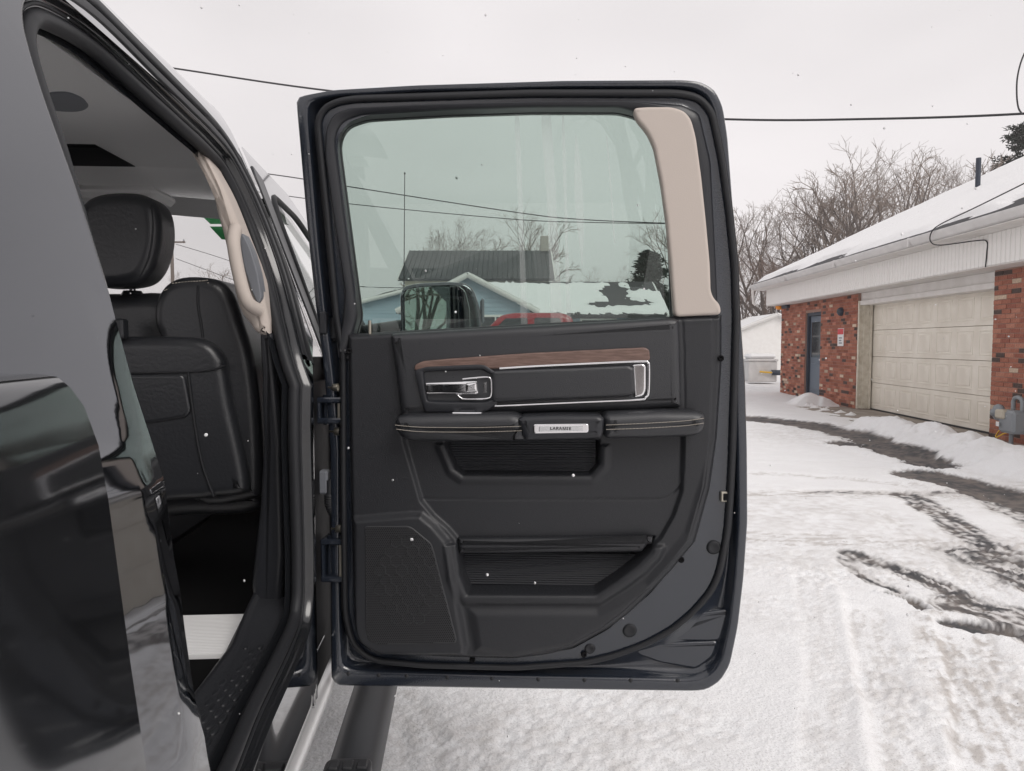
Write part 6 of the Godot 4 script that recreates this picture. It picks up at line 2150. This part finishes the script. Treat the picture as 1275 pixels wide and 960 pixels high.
func build_door_panel(d: Node3D, dm: Callable) -> void:
	var mb: MB
	var trim := joint("trim_panel", d)
	var S := relief_shapes
	S.panel = ccw(PackedVector2Array([Vector2(0.0423, 0.752), Vector2(0.1225, 0.7569), Vector2(0.4167, 0.7722), Vector2(0.7051, 0.7871), Vector2(0.8027, 0.791), Vector2(0.8047, 0.6965), Vector2(0.7974, 0.5414), Vector2(0.7845, 0.4374), Vector2(0.7568, 0.3274), Vector2(0.7117, 0.2698), Vector2(0.6647, 0.2169), Vector2(0.6222, 0.1739), Vector2(0.5794, 0.1409), Vector2(0.5064, 0.0986), Vector2(0.4512, 0.0838), Vector2(0.384, 0.0739), Vector2(0.2488, 0.0747), Vector2(0.1126, 0.0806), Vector2(0.0819, 0.0922), Vector2(0.0616, 0.1091), Vector2(0.0499, 0.1401), Vector2(0.0456, 0.2055), Vector2(0.0435, 0.4443)]))
	S.middle = ccw(PackedVector2Array([Vector2(0.1477, 0.5844), Vector2(0.159, 0.526), Vector2(0.1769, 0.4623), Vector2(0.1917, 0.4085), Vector2(0.2167, 0.3783), Vector2(0.2468, 0.3516), Vector2(0.2668, 0.3281), Vector2(0.2701, 0.2942), Vector2(0.2917, 0.2179), Vector2(0.5506, 0.2219), Vector2(0.6, 0.2564), Vector2(0.649, 0.3026), Vector2(0.6847, 0.3365), Vector2(0.7103, 0.3835), Vector2(0.726, 0.4336), Vector2(0.7279, 0.541), Vector2(0.7273, 0.587)]))
	S.speaker_house = ccw(PackedVector2Array([Vector2(0.0494, 0.3766), Vector2(0.1663, 0.388), Vector2(0.1966, 0.3883), Vector2(0.225, 0.3649), Vector2(0.2534, 0.3314), Vector2(0.2913, 0.1065), Vector2(0.2845, 0.0857), Vector2(0.0955, 0.0821), Vector2(0.0463, 0.1192)]))
	S.lower = ccw(PackedVector2Array([Vector2(0.2882, 0.1888), Vector2(0.5541, 0.1931), Vector2(0.6495, 0.2487), Vector2(0.7303, 0.3504), Vector2(0.7768, 0.5166), Vector2(0.7843, 0.4506), Vector2(0.7503, 0.3239), Vector2(0.6646, 0.222), Vector2(0.5793, 0.1477), Vector2(0.5063, 0.1054), Vector2(0.384, 0.0825), Vector2(0.3031, 0.0964)]))
	S.bin = ccw(PackedVector2Array([Vector2(0.2669, 0.3315), Vector2(0.6749, 0.3397), Vector2(0.6621, 0.3094), Vector2(0.636, 0.2822), Vector2(0.5967, 0.2513), Vector2(0.5539, 0.2219), Vector2(0.2883, 0.2179), Vector2(0.2733, 0.2569)]))
	S.bin_top = (Vector2(0.384, 0.3228)).y
	S.pocket = ccw(PackedVector2Array([Vector2(0.2393, 0.5331), Vector2(0.5601, 0.5383), Vector2(0.5588, 0.4853), Vector2(0.5409, 0.4652), Vector2(0.2808, 0.4631), Vector2(0.2624, 0.4764)]))
	S.pocket_top = (Vector2(0.384, 0.5257)).y
	S.seam = smooth2(PackedVector2Array([Vector2(0.195, 0.4119), Vector2(0.3173, 0.4122), Vector2(0.4834, 0.4138), Vector2(0.6479, 0.4162), Vector2(0.6936, 0.42), Vector2(0.7162, 0.4368), Vector2(0.7256, 0.4667), Vector2(0.728, 0.536)]), 4, false)
	S.border = PackedVector2Array([Vector2(0.7197, 0.7839), Vector2(0.7241, 0.7126), Vector2(0.7271, 0.5984)])
	S.field = ccw(PackedVector2Array([Vector2(0.0423, 0.752), Vector2(0.1226, 0.7585), Vector2(0.4167, 0.7746), Vector2(0.705, 0.7903), Vector2(0.7786, 0.7934), Vector2(0.7806, 0.6964), Vector2(0.7764, 0.5413), Vector2(0.7633, 0.4422), Vector2(0.7354, 0.3371), Vector2(0.6919, 0.2796), Vector2(0.6448, 0.2267), Vector2(0.6006, 0.1837), Vector2(0.5577, 0.1507), Vector2(0.4846, 0.1101), Vector2(0.384, 0.0876), Vector2(0.1127, 0.0893), Vector2(0.0617, 0.1195), Vector2(0.0435, 0.4443)]))
	# columns between the panel's upper and lower edges
	var nu := 300
	var nv := 250
	var panel: PackedVector2Array = S.panel
	var left := 1e9
	var right := -1e9
	for q in panel:
		left = minf(left, q.x + 0.0015)
		right = maxf(right, q.x - 0.0015)
	var cols := []
	for i in nu:
		var u := lerpf(left, right, float(i) / (nu - 1))
		var lo := 1e9
		var hi := -1e9
		for k in panel.size():
			var a := panel[k]
			var b := panel[(k + 1) % panel.size()]
			if (a.x <= u) != (b.x <= u):
				var y := lerpf(a.y, b.y, (u - a.x) / (b.x - a.x))
				lo = minf(lo, y)
				hi = maxf(hi, y)
		cols.append([u, lo, hi])
	mb = MB.new()
	var rows := []
	var back := PackedVector3Array()
	for j in nv:
		var row := PackedVector3Array()
		for i in nu:
			var f := float(j) / (nv - 1)
			var q := Vector2(cols[i][0], lerpf(cols[i][1], cols[i][2], f))
			row.append(dm.call(q.x, q.y, panel_height(q)))
		rows.append(row)
	mb.grid(rows, false, true)
	# side walls down to the shell
	for pair in [[rows[0], true], [rows[nv - 1], false]]:
		var low := PackedVector3Array()
		for q in pair[0]:
			low.append(Vector3(q.x, q.y, -0.03))
		mb.grid([pair[0], low], false, pair[1])
	part("panel_moulding", mb, M["moulded plastic"], trim)
	# belt rail behind the panel's top edge
	mb = MB.new()
	pad(mb, rounded(PackedVector2Array([Vector2(0.0489, 0.7487), Vector2(0.1225, 0.756), Vector2(0.4167, 0.7713), Vector2(0.7052, 0.7863), Vector2(0.7122, 0.758), Vector2(0.1256, 0.7288), Vector2(0.0486, 0.7222)]), 0.004), -0.06, 0.012, 0.008, dm, 3)
	part("belt_rail", mb, M["rubber"], trim)
	# padded upper panel
	mb = MB.new()
	pad(mb, rounded(PackedVector2Array([Vector2(0.1349, 0.7515), Vector2(0.1594, 0.7539), Vector2(0.4174, 0.768), Vector2(0.6961, 0.7835), Vector2(0.7119, 0.7795), Vector2(0.7151, 0.7289), Vector2(0.7191, 0.6047), Vector2(0.6097, 0.5979), Vector2(0.3854, 0.5921), Vector2(0.2558, 0.5883), Vector2(0.1628, 0.5813), Vector2(0.1563, 0.5895), Vector2(0.1472, 0.6642)]), 0.010, 5), 0.010, 0.040, 0.016, dm, 6)
	part("upper_pad", mb, M["leather"], trim)
	# walnut strip
	mb = MB.new()
	pad(mb, rounded(PackedVector2Array([Vector2(0.1854, 0.6791), Vector2(0.1879, 0.6904), Vector2(0.2041, 0.6976), Vector2(0.2574, 0.7025), Vector2(0.4177, 0.7138), Vector2(0.6439, 0.725), Vector2(0.6526, 0.7195), Vector2(0.6544, 0.6989), Vector2(0.4814, 0.6916), Vector2(0.3618, 0.6826)]), 0.006, 5), 0.036, 0.046, 0.003, dm, 3)
	part("wood_strip", mb, M["wood"], trim, "brown wood grain strip")
	# chrome loop and padded insert
	mb = MB.new()
	mb.tube(door_line(PackedVector2Array([Vector2(0.3571, 0.6827), Vector2(0.4178, 0.6868), Vector2(0.5447, 0.6933), Vector2(0.6391, 0.6974), Vector2(0.6486, 0.695), Vector2(0.6518, 0.6879), Vector2(0.6515, 0.6372), Vector2(0.6461, 0.6261), Vector2(0.6336, 0.6213), Vector2(0.5451, 0.617), Vector2(0.4179, 0.6109), Vector2(0.3475, 0.6074)]), 0.045, 6), 0.0026, 8)
	var loop := part("chrome_surround", mb, M["chrome"], trim)
	mb = MB.new()
	pad(mb, rounded(PackedVector2Array([Vector2(0.6191, 0.6925), Vector2(0.6411, 0.6941), Vector2(0.6483, 0.6878), Vector2(0.648, 0.6386), Vector2(0.6418, 0.6274), Vector2(0.6229, 0.6242)]), 0.005), 0.036, 0.0435, 0.004, dm, 3)
	part("chrome_end", mb, M["chrome"], loop)
	mb = MB.new()
	pad(mb, rounded(PackedVector2Array([Vector2(0.3411, 0.6795), Vector2(0.4814, 0.6845), Vector2(0.6125, 0.6902), Vector2(0.6235, 0.6831), Vector2(0.6248, 0.6371), Vector2(0.6162, 0.6276), Vector2(0.4816, 0.6207), Vector2(0.341, 0.6138)]), 0.008, 5), 0.036, 0.050, 0.007, dm, 4)
	part("insert_pad", mb, M["leather"], trim)
	# handle bezel with its recess
	var hb := joint("inner_handle", trim)
	var bez := ccw(rounded(PackedVector2Array([Vector2(0.1866, 0.6792), Vector2(0.2109, 0.6865), Vector2(0.3171, 0.6914), Vector2(0.3299, 0.689), Vector2(0.3539, 0.6723), Vector2(0.3603, 0.6635), Vector2(0.3594, 0.6267), Vector2(0.3522, 0.6122), Vector2(0.3329, 0.5968), Vector2(0.3216, 0.5952), Vector2(0.207, 0.5947), Vector2(0.1975, 0.6294)]), 0.004))
	var cup := ccw(rounded(PackedVector2Array([Vector2(0.2027, 0.6776), Vector2(0.3218, 0.6826), Vector2(0.3475, 0.6683), Vector2(0.3474, 0.6234), Vector2(0.3281, 0.6153), Vector2(0.212, 0.6165)]), 0.006))
	var bc := Vector2(0.2767, 0.6473)
	var PB := polar(bez, bc, 160)
	var PC := polar(cup, bc, 160)
	part("handle_bezel", door_ring([[PB, 0.034], [PB, 0.045], [mixed(PB, PC, 0.12), 0.048], [mixed(PB, PC, 0.8), 0.048], [PC, 0.046], [mixed(PC, inset(PC, 0.010), 0.6), 0.030], [inset(PC, 0.010), 0.022]]), M["satin plastic"], hb)
	mb = MB.new()
	pad(mb, inset(cup, 0.008), 0.018, 0.023, 0.001, dm, 1)
	part("handle_cup", mb, M["satin plastic"], hb)
	mb = MB.new()
	pad(mb, rounded(PackedVector2Array([Vector2(0.2074, 0.6551), Vector2(0.3089, 0.6586), Vector2(0.3138, 0.6578), Vector2(0.3153, 0.6329), Vector2(0.3105, 0.6305), Vector2(0.2702, 0.6304), Vector2(0.2089, 0.631)]), 0.003), 0.030, 0.050, 0.005, dm, 4)
	part("handle_lever", mb, M["chrome"], hb, "chrome pull lever in a black angular bezel")
	mb = MB.new()
	pad(mb, rounded(PackedVector2Array([Vector2(0.2902, 0.654), Vector2(0.3126, 0.6564), Vector2(0.3134, 0.6365), Vector2(0.2901, 0.6348)]), 0.003), 0.048, 0.056, 0.004, dm, 3)
	part("handle_tip", mb, M["chrome"], hb)
	mb = MB.new()
	mb.tube(door_line(PackedVector2Array([Vector2(0.2832, 0.6617), Vector2(0.3058, 0.6642), Vector2(0.3314, 0.6658), Vector2(0.3394, 0.6619), Vector2(0.341, 0.649), Vector2(0.3402, 0.6298), Vector2(0.333, 0.6234), Vector2(0.3056, 0.6217), Vector2(0.2831, 0.6224), Vector2(0.2735, 0.6296)]), 0.046, 6), 0.0018, 8)
	part("handle_rim", mb, M["chrome"], hb)
	mb = MB.new()
	pad(mb, rounded(PackedVector2Array([Vector2(0.3181, 0.6584), Vector2(0.3359, 0.6616), Vector2(0.3366, 0.6278), Vector2(0.3181, 0.6262)]), 0.006), 0.022, 0.040, 0.006, dm, 3)
	part("lock_button", mb, M["chrome"], hb)
	# armrest: two stitched lengths and the pull cup between them
	var arm := joint("armrest", trim)
	for q in [[PackedVector2Array([Vector2(0.1516, 0.5811), Vector2(0.1573, 0.589), Vector2(0.1763, 0.5931), Vector2(0.3874, 0.5979), Vector2(0.4061, 0.5886), Vector2(0.4124, 0.5446), Vector2(0.4062, 0.5414), Vector2(0.2614, 0.539), Vector2(0.1791, 0.5409), Vector2(0.1632, 0.5479), Vector2(0.153, 0.5621)]), PackedVector2Array([Vector2(0.1556, 0.5733), Vector2(0.1997, 0.5696), Vector2(0.2626, 0.5691), Vector2(0.3253, 0.5695), Vector2(0.4033, 0.5722)]), PackedVector2Array([Vector2(0.1571, 0.5654), Vector2(0.1997, 0.5609), Vector2(0.2626, 0.5602), Vector2(0.3253, 0.5608), Vector2(0.4033, 0.5636)])], [PackedVector2Array([Vector2(0.5586, 0.5893), Vector2(0.5678, 0.5987), Vector2(0.6817, 0.6038), Vector2(0.74, 0.6025), Vector2(0.7538, 0.5979), Vector2(0.757, 0.5902), Vector2(0.7558, 0.5684), Vector2(0.7483, 0.5575), Vector2(0.7284, 0.552), Vector2(0.6362, 0.5483), Vector2(0.562, 0.5471)]), PackedVector2Array([Vector2(0.5657, 0.5754), Vector2(0.6348, 0.5788), Vector2(0.7112, 0.5838), Vector2(0.7522, 0.5894)]), PackedVector2Array([Vector2(0.5658, 0.5668), Vector2(0.6349, 0.5695), Vector2(0.7113, 0.5745), Vector2(0.7524, 0.5802)])]]:
		mb = MB.new()
		pad(mb, rounded(q[0], 0.012, 5), 0.008, 0.084, 0.020, dm, 7)
		var len := part("arm_pad", mb, M["leather"], arm)
		for line in [q[1], q[2]]:
			mb = MB.new()
			var sp := door_line(line, 0.0855, 10)
			var i := 0.0
			for k in sp.size() - 1:
				for h in 3:
					var a := sp[k].lerp(sp[k + 1], h / 3.0)
					var b := sp[k].lerp(sp[k + 1], (h + 0.62) / 3.0)
					mb.tube(PackedVector3Array([a, b]), 0.0007, 5)
			part("stitching", mb, M["stitch thread"], len).set_meta("kind", "stuff")
	mb = MB.new()
	pad(mb, rounded(PackedVector2Array([Vector2(0.3938, 0.5859), Vector2(0.4063, 0.593), Vector2(0.4808, 0.5957), Vector2(0.552, 0.5952), Vector2(0.5628, 0.5882), Vector2(0.5599, 0.5571), Vector2(0.5538, 0.5485), Vector2(0.481, 0.5457), Vector2(0.4126, 0.5437), Vector2(0.4048, 0.5499)]), 0.006, 5), 0.010, 0.090, 0.012, dm, 5)
	part("pull_cup", mb, M["satin plastic"], arm)
	var badge := joint("badge", arm)
	mb = MB.new()
	pad(mb, rounded(PackedVector2Array([Vector2(0.4251, 0.5751), Vector2(0.4282, 0.5775), Vector2(0.5285, 0.5787), Vector2(0.5316, 0.5764), Vector2(0.5317, 0.564), Vector2(0.5286, 0.5609), Vector2(0.4282, 0.5588), Vector2(0.4251, 0.5619)]), 0.003), 0.088, 0.093, 0.002, dm, 3)
	part("badge_frame", mb, M["chrome"], badge, "chrome badge frame on the pull cup")
	mb = MB.new()
	pad(mb, rounded(PackedVector2Array([Vector2(0.436, 0.573), Vector2(0.5207, 0.575), Vector2(0.5208, 0.565), Vector2(0.436, 0.5629)]), 0.001), 0.092, 0.0937, 0.0008, dm, 1)
	part("badge_face", mb, M["brushed metal"], badge)
	var tm := TextMesh.new()
	var font := SystemFont.new()
	font.font_names = PackedStringArray(["Droid Sans"])
	font.font_weight = 700
	tm.font = font
	tm.text = "LARAMIE"
	tm.font_size = 32
	tm.pixel_size = 0.00024
	tm.depth = 0.0008
	var txt := MeshInstance3D.new()
	txt.name = "badge_lettering"
	txt.mesh = tm
	txt.material_override = M["print and hole shade"]
	var tc := Vector2(0.4777, 0.5691)
	txt.position = Vector3(tc.x, tc.y, 0.0942)
	txt.scale = Vector3(1.25, 1, 1)
	slot(badge).add_child(txt, true)
	# window switch on the armrest
	var sw := joint("window_switch", arm)
	mb = MB.new()
	mb.soft_box(dmap((Vector2(0.2639, 0.5939)).x, (Vector2(0.2639, 0.5939)).y - 0.003, 0.040), dmap((Vector2(0.3245, 0.5942)).x, (Vector2(0.3245, 0.5942)).y + 0.003, 0.070), 0.002)
	part("switch_plate", mb, M["chrome"], sw)
	mb = MB.new()
	mb.soft_box(dmap((Vector2(0.2783, 0.594)).x, (Vector2(0.2783, 0.594)).y, 0.045), dmap((Vector2(0.3102, 0.5941)).x, (Vector2(0.3102, 0.5941)).y + 0.007, 0.064), 0.002)
	part("switch_key", mb, M["satin plastic"], sw)
	# ribbed liners of pocket and bin
	for q in [[Vector2(0.251, 0.5365), Vector2(0.5524, 0.4686), -0.012, "pocket_liner", 13], [Vector2(0.2734, 0.2943), Vector2(0.6498, 0.2268), -0.016, "bin_liner", 14]]:
		mb = MB.new()
		var r2 := []
		for k in q[4] * 6 + 1:
			var y := lerpf(q[1].y, q[0].y, k / (q[4] * 6.0))
			var w: float = q[2] + 0.0022 * (0.5 + 0.5 * sin(k / 6.0 * TAU))
			r2.append(PackedVector3Array([dm.call(q[0].x, y, w), dm.call(q[1].x, y, w)]))
		mb.grid(r2, false, true)
		part(q[3], mb, M["satin plastic"], trim)
	mb = MB.new()
	pad(mb, rounded(PackedVector2Array([Vector2(0.2704, 0.3345), Vector2(0.6688, 0.3418), Vector2(0.6546, 0.3227), Vector2(0.645, 0.3094), Vector2(0.2719, 0.3012)]), 0.004), -0.01, 0.026, 0.010, dm, 5)
	part("bin_rail", mb, M["moulded plastic"], trim)
	# speaker grille: perforated sheet over a honeycomb
	var gr := ccw(rounded(PackedVector2Array([Vector2(0.0797, 0.3599), Vector2(0.169, 0.3617), Vector2(0.1789, 0.3577), Vector2(0.2166, 0.3266), Vector2(0.2215, 0.3134), Vector2(0.2684, 0.1268), Vector2(0.2651, 0.1183), Vector2(0.1036, 0.1119), Vector2(0.0837, 0.1217), Vector2(0.0789, 0.1419)]), 0.006))
	mb = MB.new()
	pad(mb, gr, 0.026, 0.0355, 0.002, dm, 2)
	var speaker := part("speaker_grille", mb, M["grille"], trim)
	mb = MB.new()
	var hc := Vector2(0.1681, 0.2493)
	var hr := 0.0128
	for i in range(-7, 8):
		for j in range(-7, 8):
			var o := Vector2((i + 0.5 * (j & 1)) * hr * 1.80, j * hr * 1.56)
			var at := hc + o
			if Vector2(o.x / 0.068, o.y / 0.098).length() > 1.0 or sdist(gr, at) > -0.012:
				continue
			var p := PackedVector2Array()
			for k in 6:
				p.append(at + Vector2.from_angle(PI / 6 + k * PI / 3) * hr * 0.98)
			var loop3 := PackedVector3Array()
			for k in 6:
				loop3.append(dmap(p[k].x, p[k].y, 0.0363))
			mb.tube(loop3, 0.0008, 4, true, true)
	var hx := part("honeycomb", mb, M["grille"], speaker)
	hx.set_meta("kind", "stuff")
	# perforations, a fine hexagonal field of holes whose shade is painted by small dark studs
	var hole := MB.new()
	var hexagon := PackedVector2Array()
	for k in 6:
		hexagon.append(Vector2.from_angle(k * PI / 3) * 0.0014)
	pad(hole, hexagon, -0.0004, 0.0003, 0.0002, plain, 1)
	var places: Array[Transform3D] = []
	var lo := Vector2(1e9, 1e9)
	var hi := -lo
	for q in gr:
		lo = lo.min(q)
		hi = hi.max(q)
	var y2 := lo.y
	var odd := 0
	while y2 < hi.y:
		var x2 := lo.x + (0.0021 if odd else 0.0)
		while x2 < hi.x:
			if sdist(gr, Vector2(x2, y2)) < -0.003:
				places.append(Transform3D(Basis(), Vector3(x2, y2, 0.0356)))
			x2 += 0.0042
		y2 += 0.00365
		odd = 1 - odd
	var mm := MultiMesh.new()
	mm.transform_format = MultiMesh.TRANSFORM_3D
	mm.mesh = hole.mesh(M["print and hole shade"])
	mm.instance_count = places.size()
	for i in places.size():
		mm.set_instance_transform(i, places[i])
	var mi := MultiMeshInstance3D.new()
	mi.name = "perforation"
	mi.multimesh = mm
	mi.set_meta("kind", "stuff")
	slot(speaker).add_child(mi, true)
	# small fixings
	for q in [[Vector2(0.0485, 0.7172), 0.021], [Vector2(0.7981, 0.7029), 0.018], [Vector2(0.7262, 0.2918), 0.012], [Vector2(0.0545, 0.2366), -0.002], [Vector2(0.2963, 0.0687), -0.001], [Vector2(0.5298, 0.0853), 0.0]]:
		mb = MB.new()
		mb.lathe(PackedVector2Array([Vector2(0, 0.0015), Vector2(0.003, 0.001), Vector2(0.0032, 0.003), Vector2(0.0055, 0.003), Vector2(0.0065, 0.0)]), dmap(q[0].x, q[0].y, q[1]), Vector3.BACK, 14)
		part("trim_screw", mb, M["print and hole shade"], trim)
	mb = MB.new()
	var lk := Vector2(0.0883, 0.7585)
	mb.tube(PackedVector3Array([dmap(lk.x, lk.y - 0.01, 0.006), dmap(lk.x, lk.y + 0.021, 0.006)]), 0.0035, 10)
	part("lock_pin", mb, M["zinc"], trim)


# ---------------------------------------------------------------- snow in the air
func build_small_things() -> void:
	rng.seed = 77
	var flake := MB.new()
	flake.lathe(PackedVector2Array([Vector2(0, 0.0016), Vector2(0.0013, 0.0008), Vector2(0.0016, -0.0003), Vector2(0, -0.0014)]), Vector3.ZERO, Vector3.UP, 6)
	var mm := MultiMesh.new()
	mm.transform_format = MultiMesh.TRANSFORM_3D
	mm.mesh = flake.mesh(M["snow"])
	mm.instance_count = 800
	for i in 800:
		var z := -lerpf(0.5, 7.0, pow(rng.randf(), 0.8))
		var p := Vector3(rng.randf_range(-0.75, 0.75) * -z, 1.33 + rng.randf_range(-0.55, 0.5) * -z, z)
		p.y = maxf(p.y, 0.1)
		var s := rng.randf_range(0.4, 1.0) * rng.randf_range(0.8, 2.4) * (0.55 if z > -1.2 else 1.0)
		mm.set_instance_transform(i, Transform3D(Basis.from_euler(Vector3(rng.randf() * 6, rng.randf() * 6, 0)) * Basis.from_scale(Vector3(s, s * rng.randf_range(0.8, 1.6), s)), p))
	var o := MultiMeshInstance3D.new()
	o.name = "snowflakes"
	o.multimesh = mm
	add_child(o)
	o.set_meta("kind", "stuff")
	o.set_meta("label", "sparse small snowflakes falling through the air")
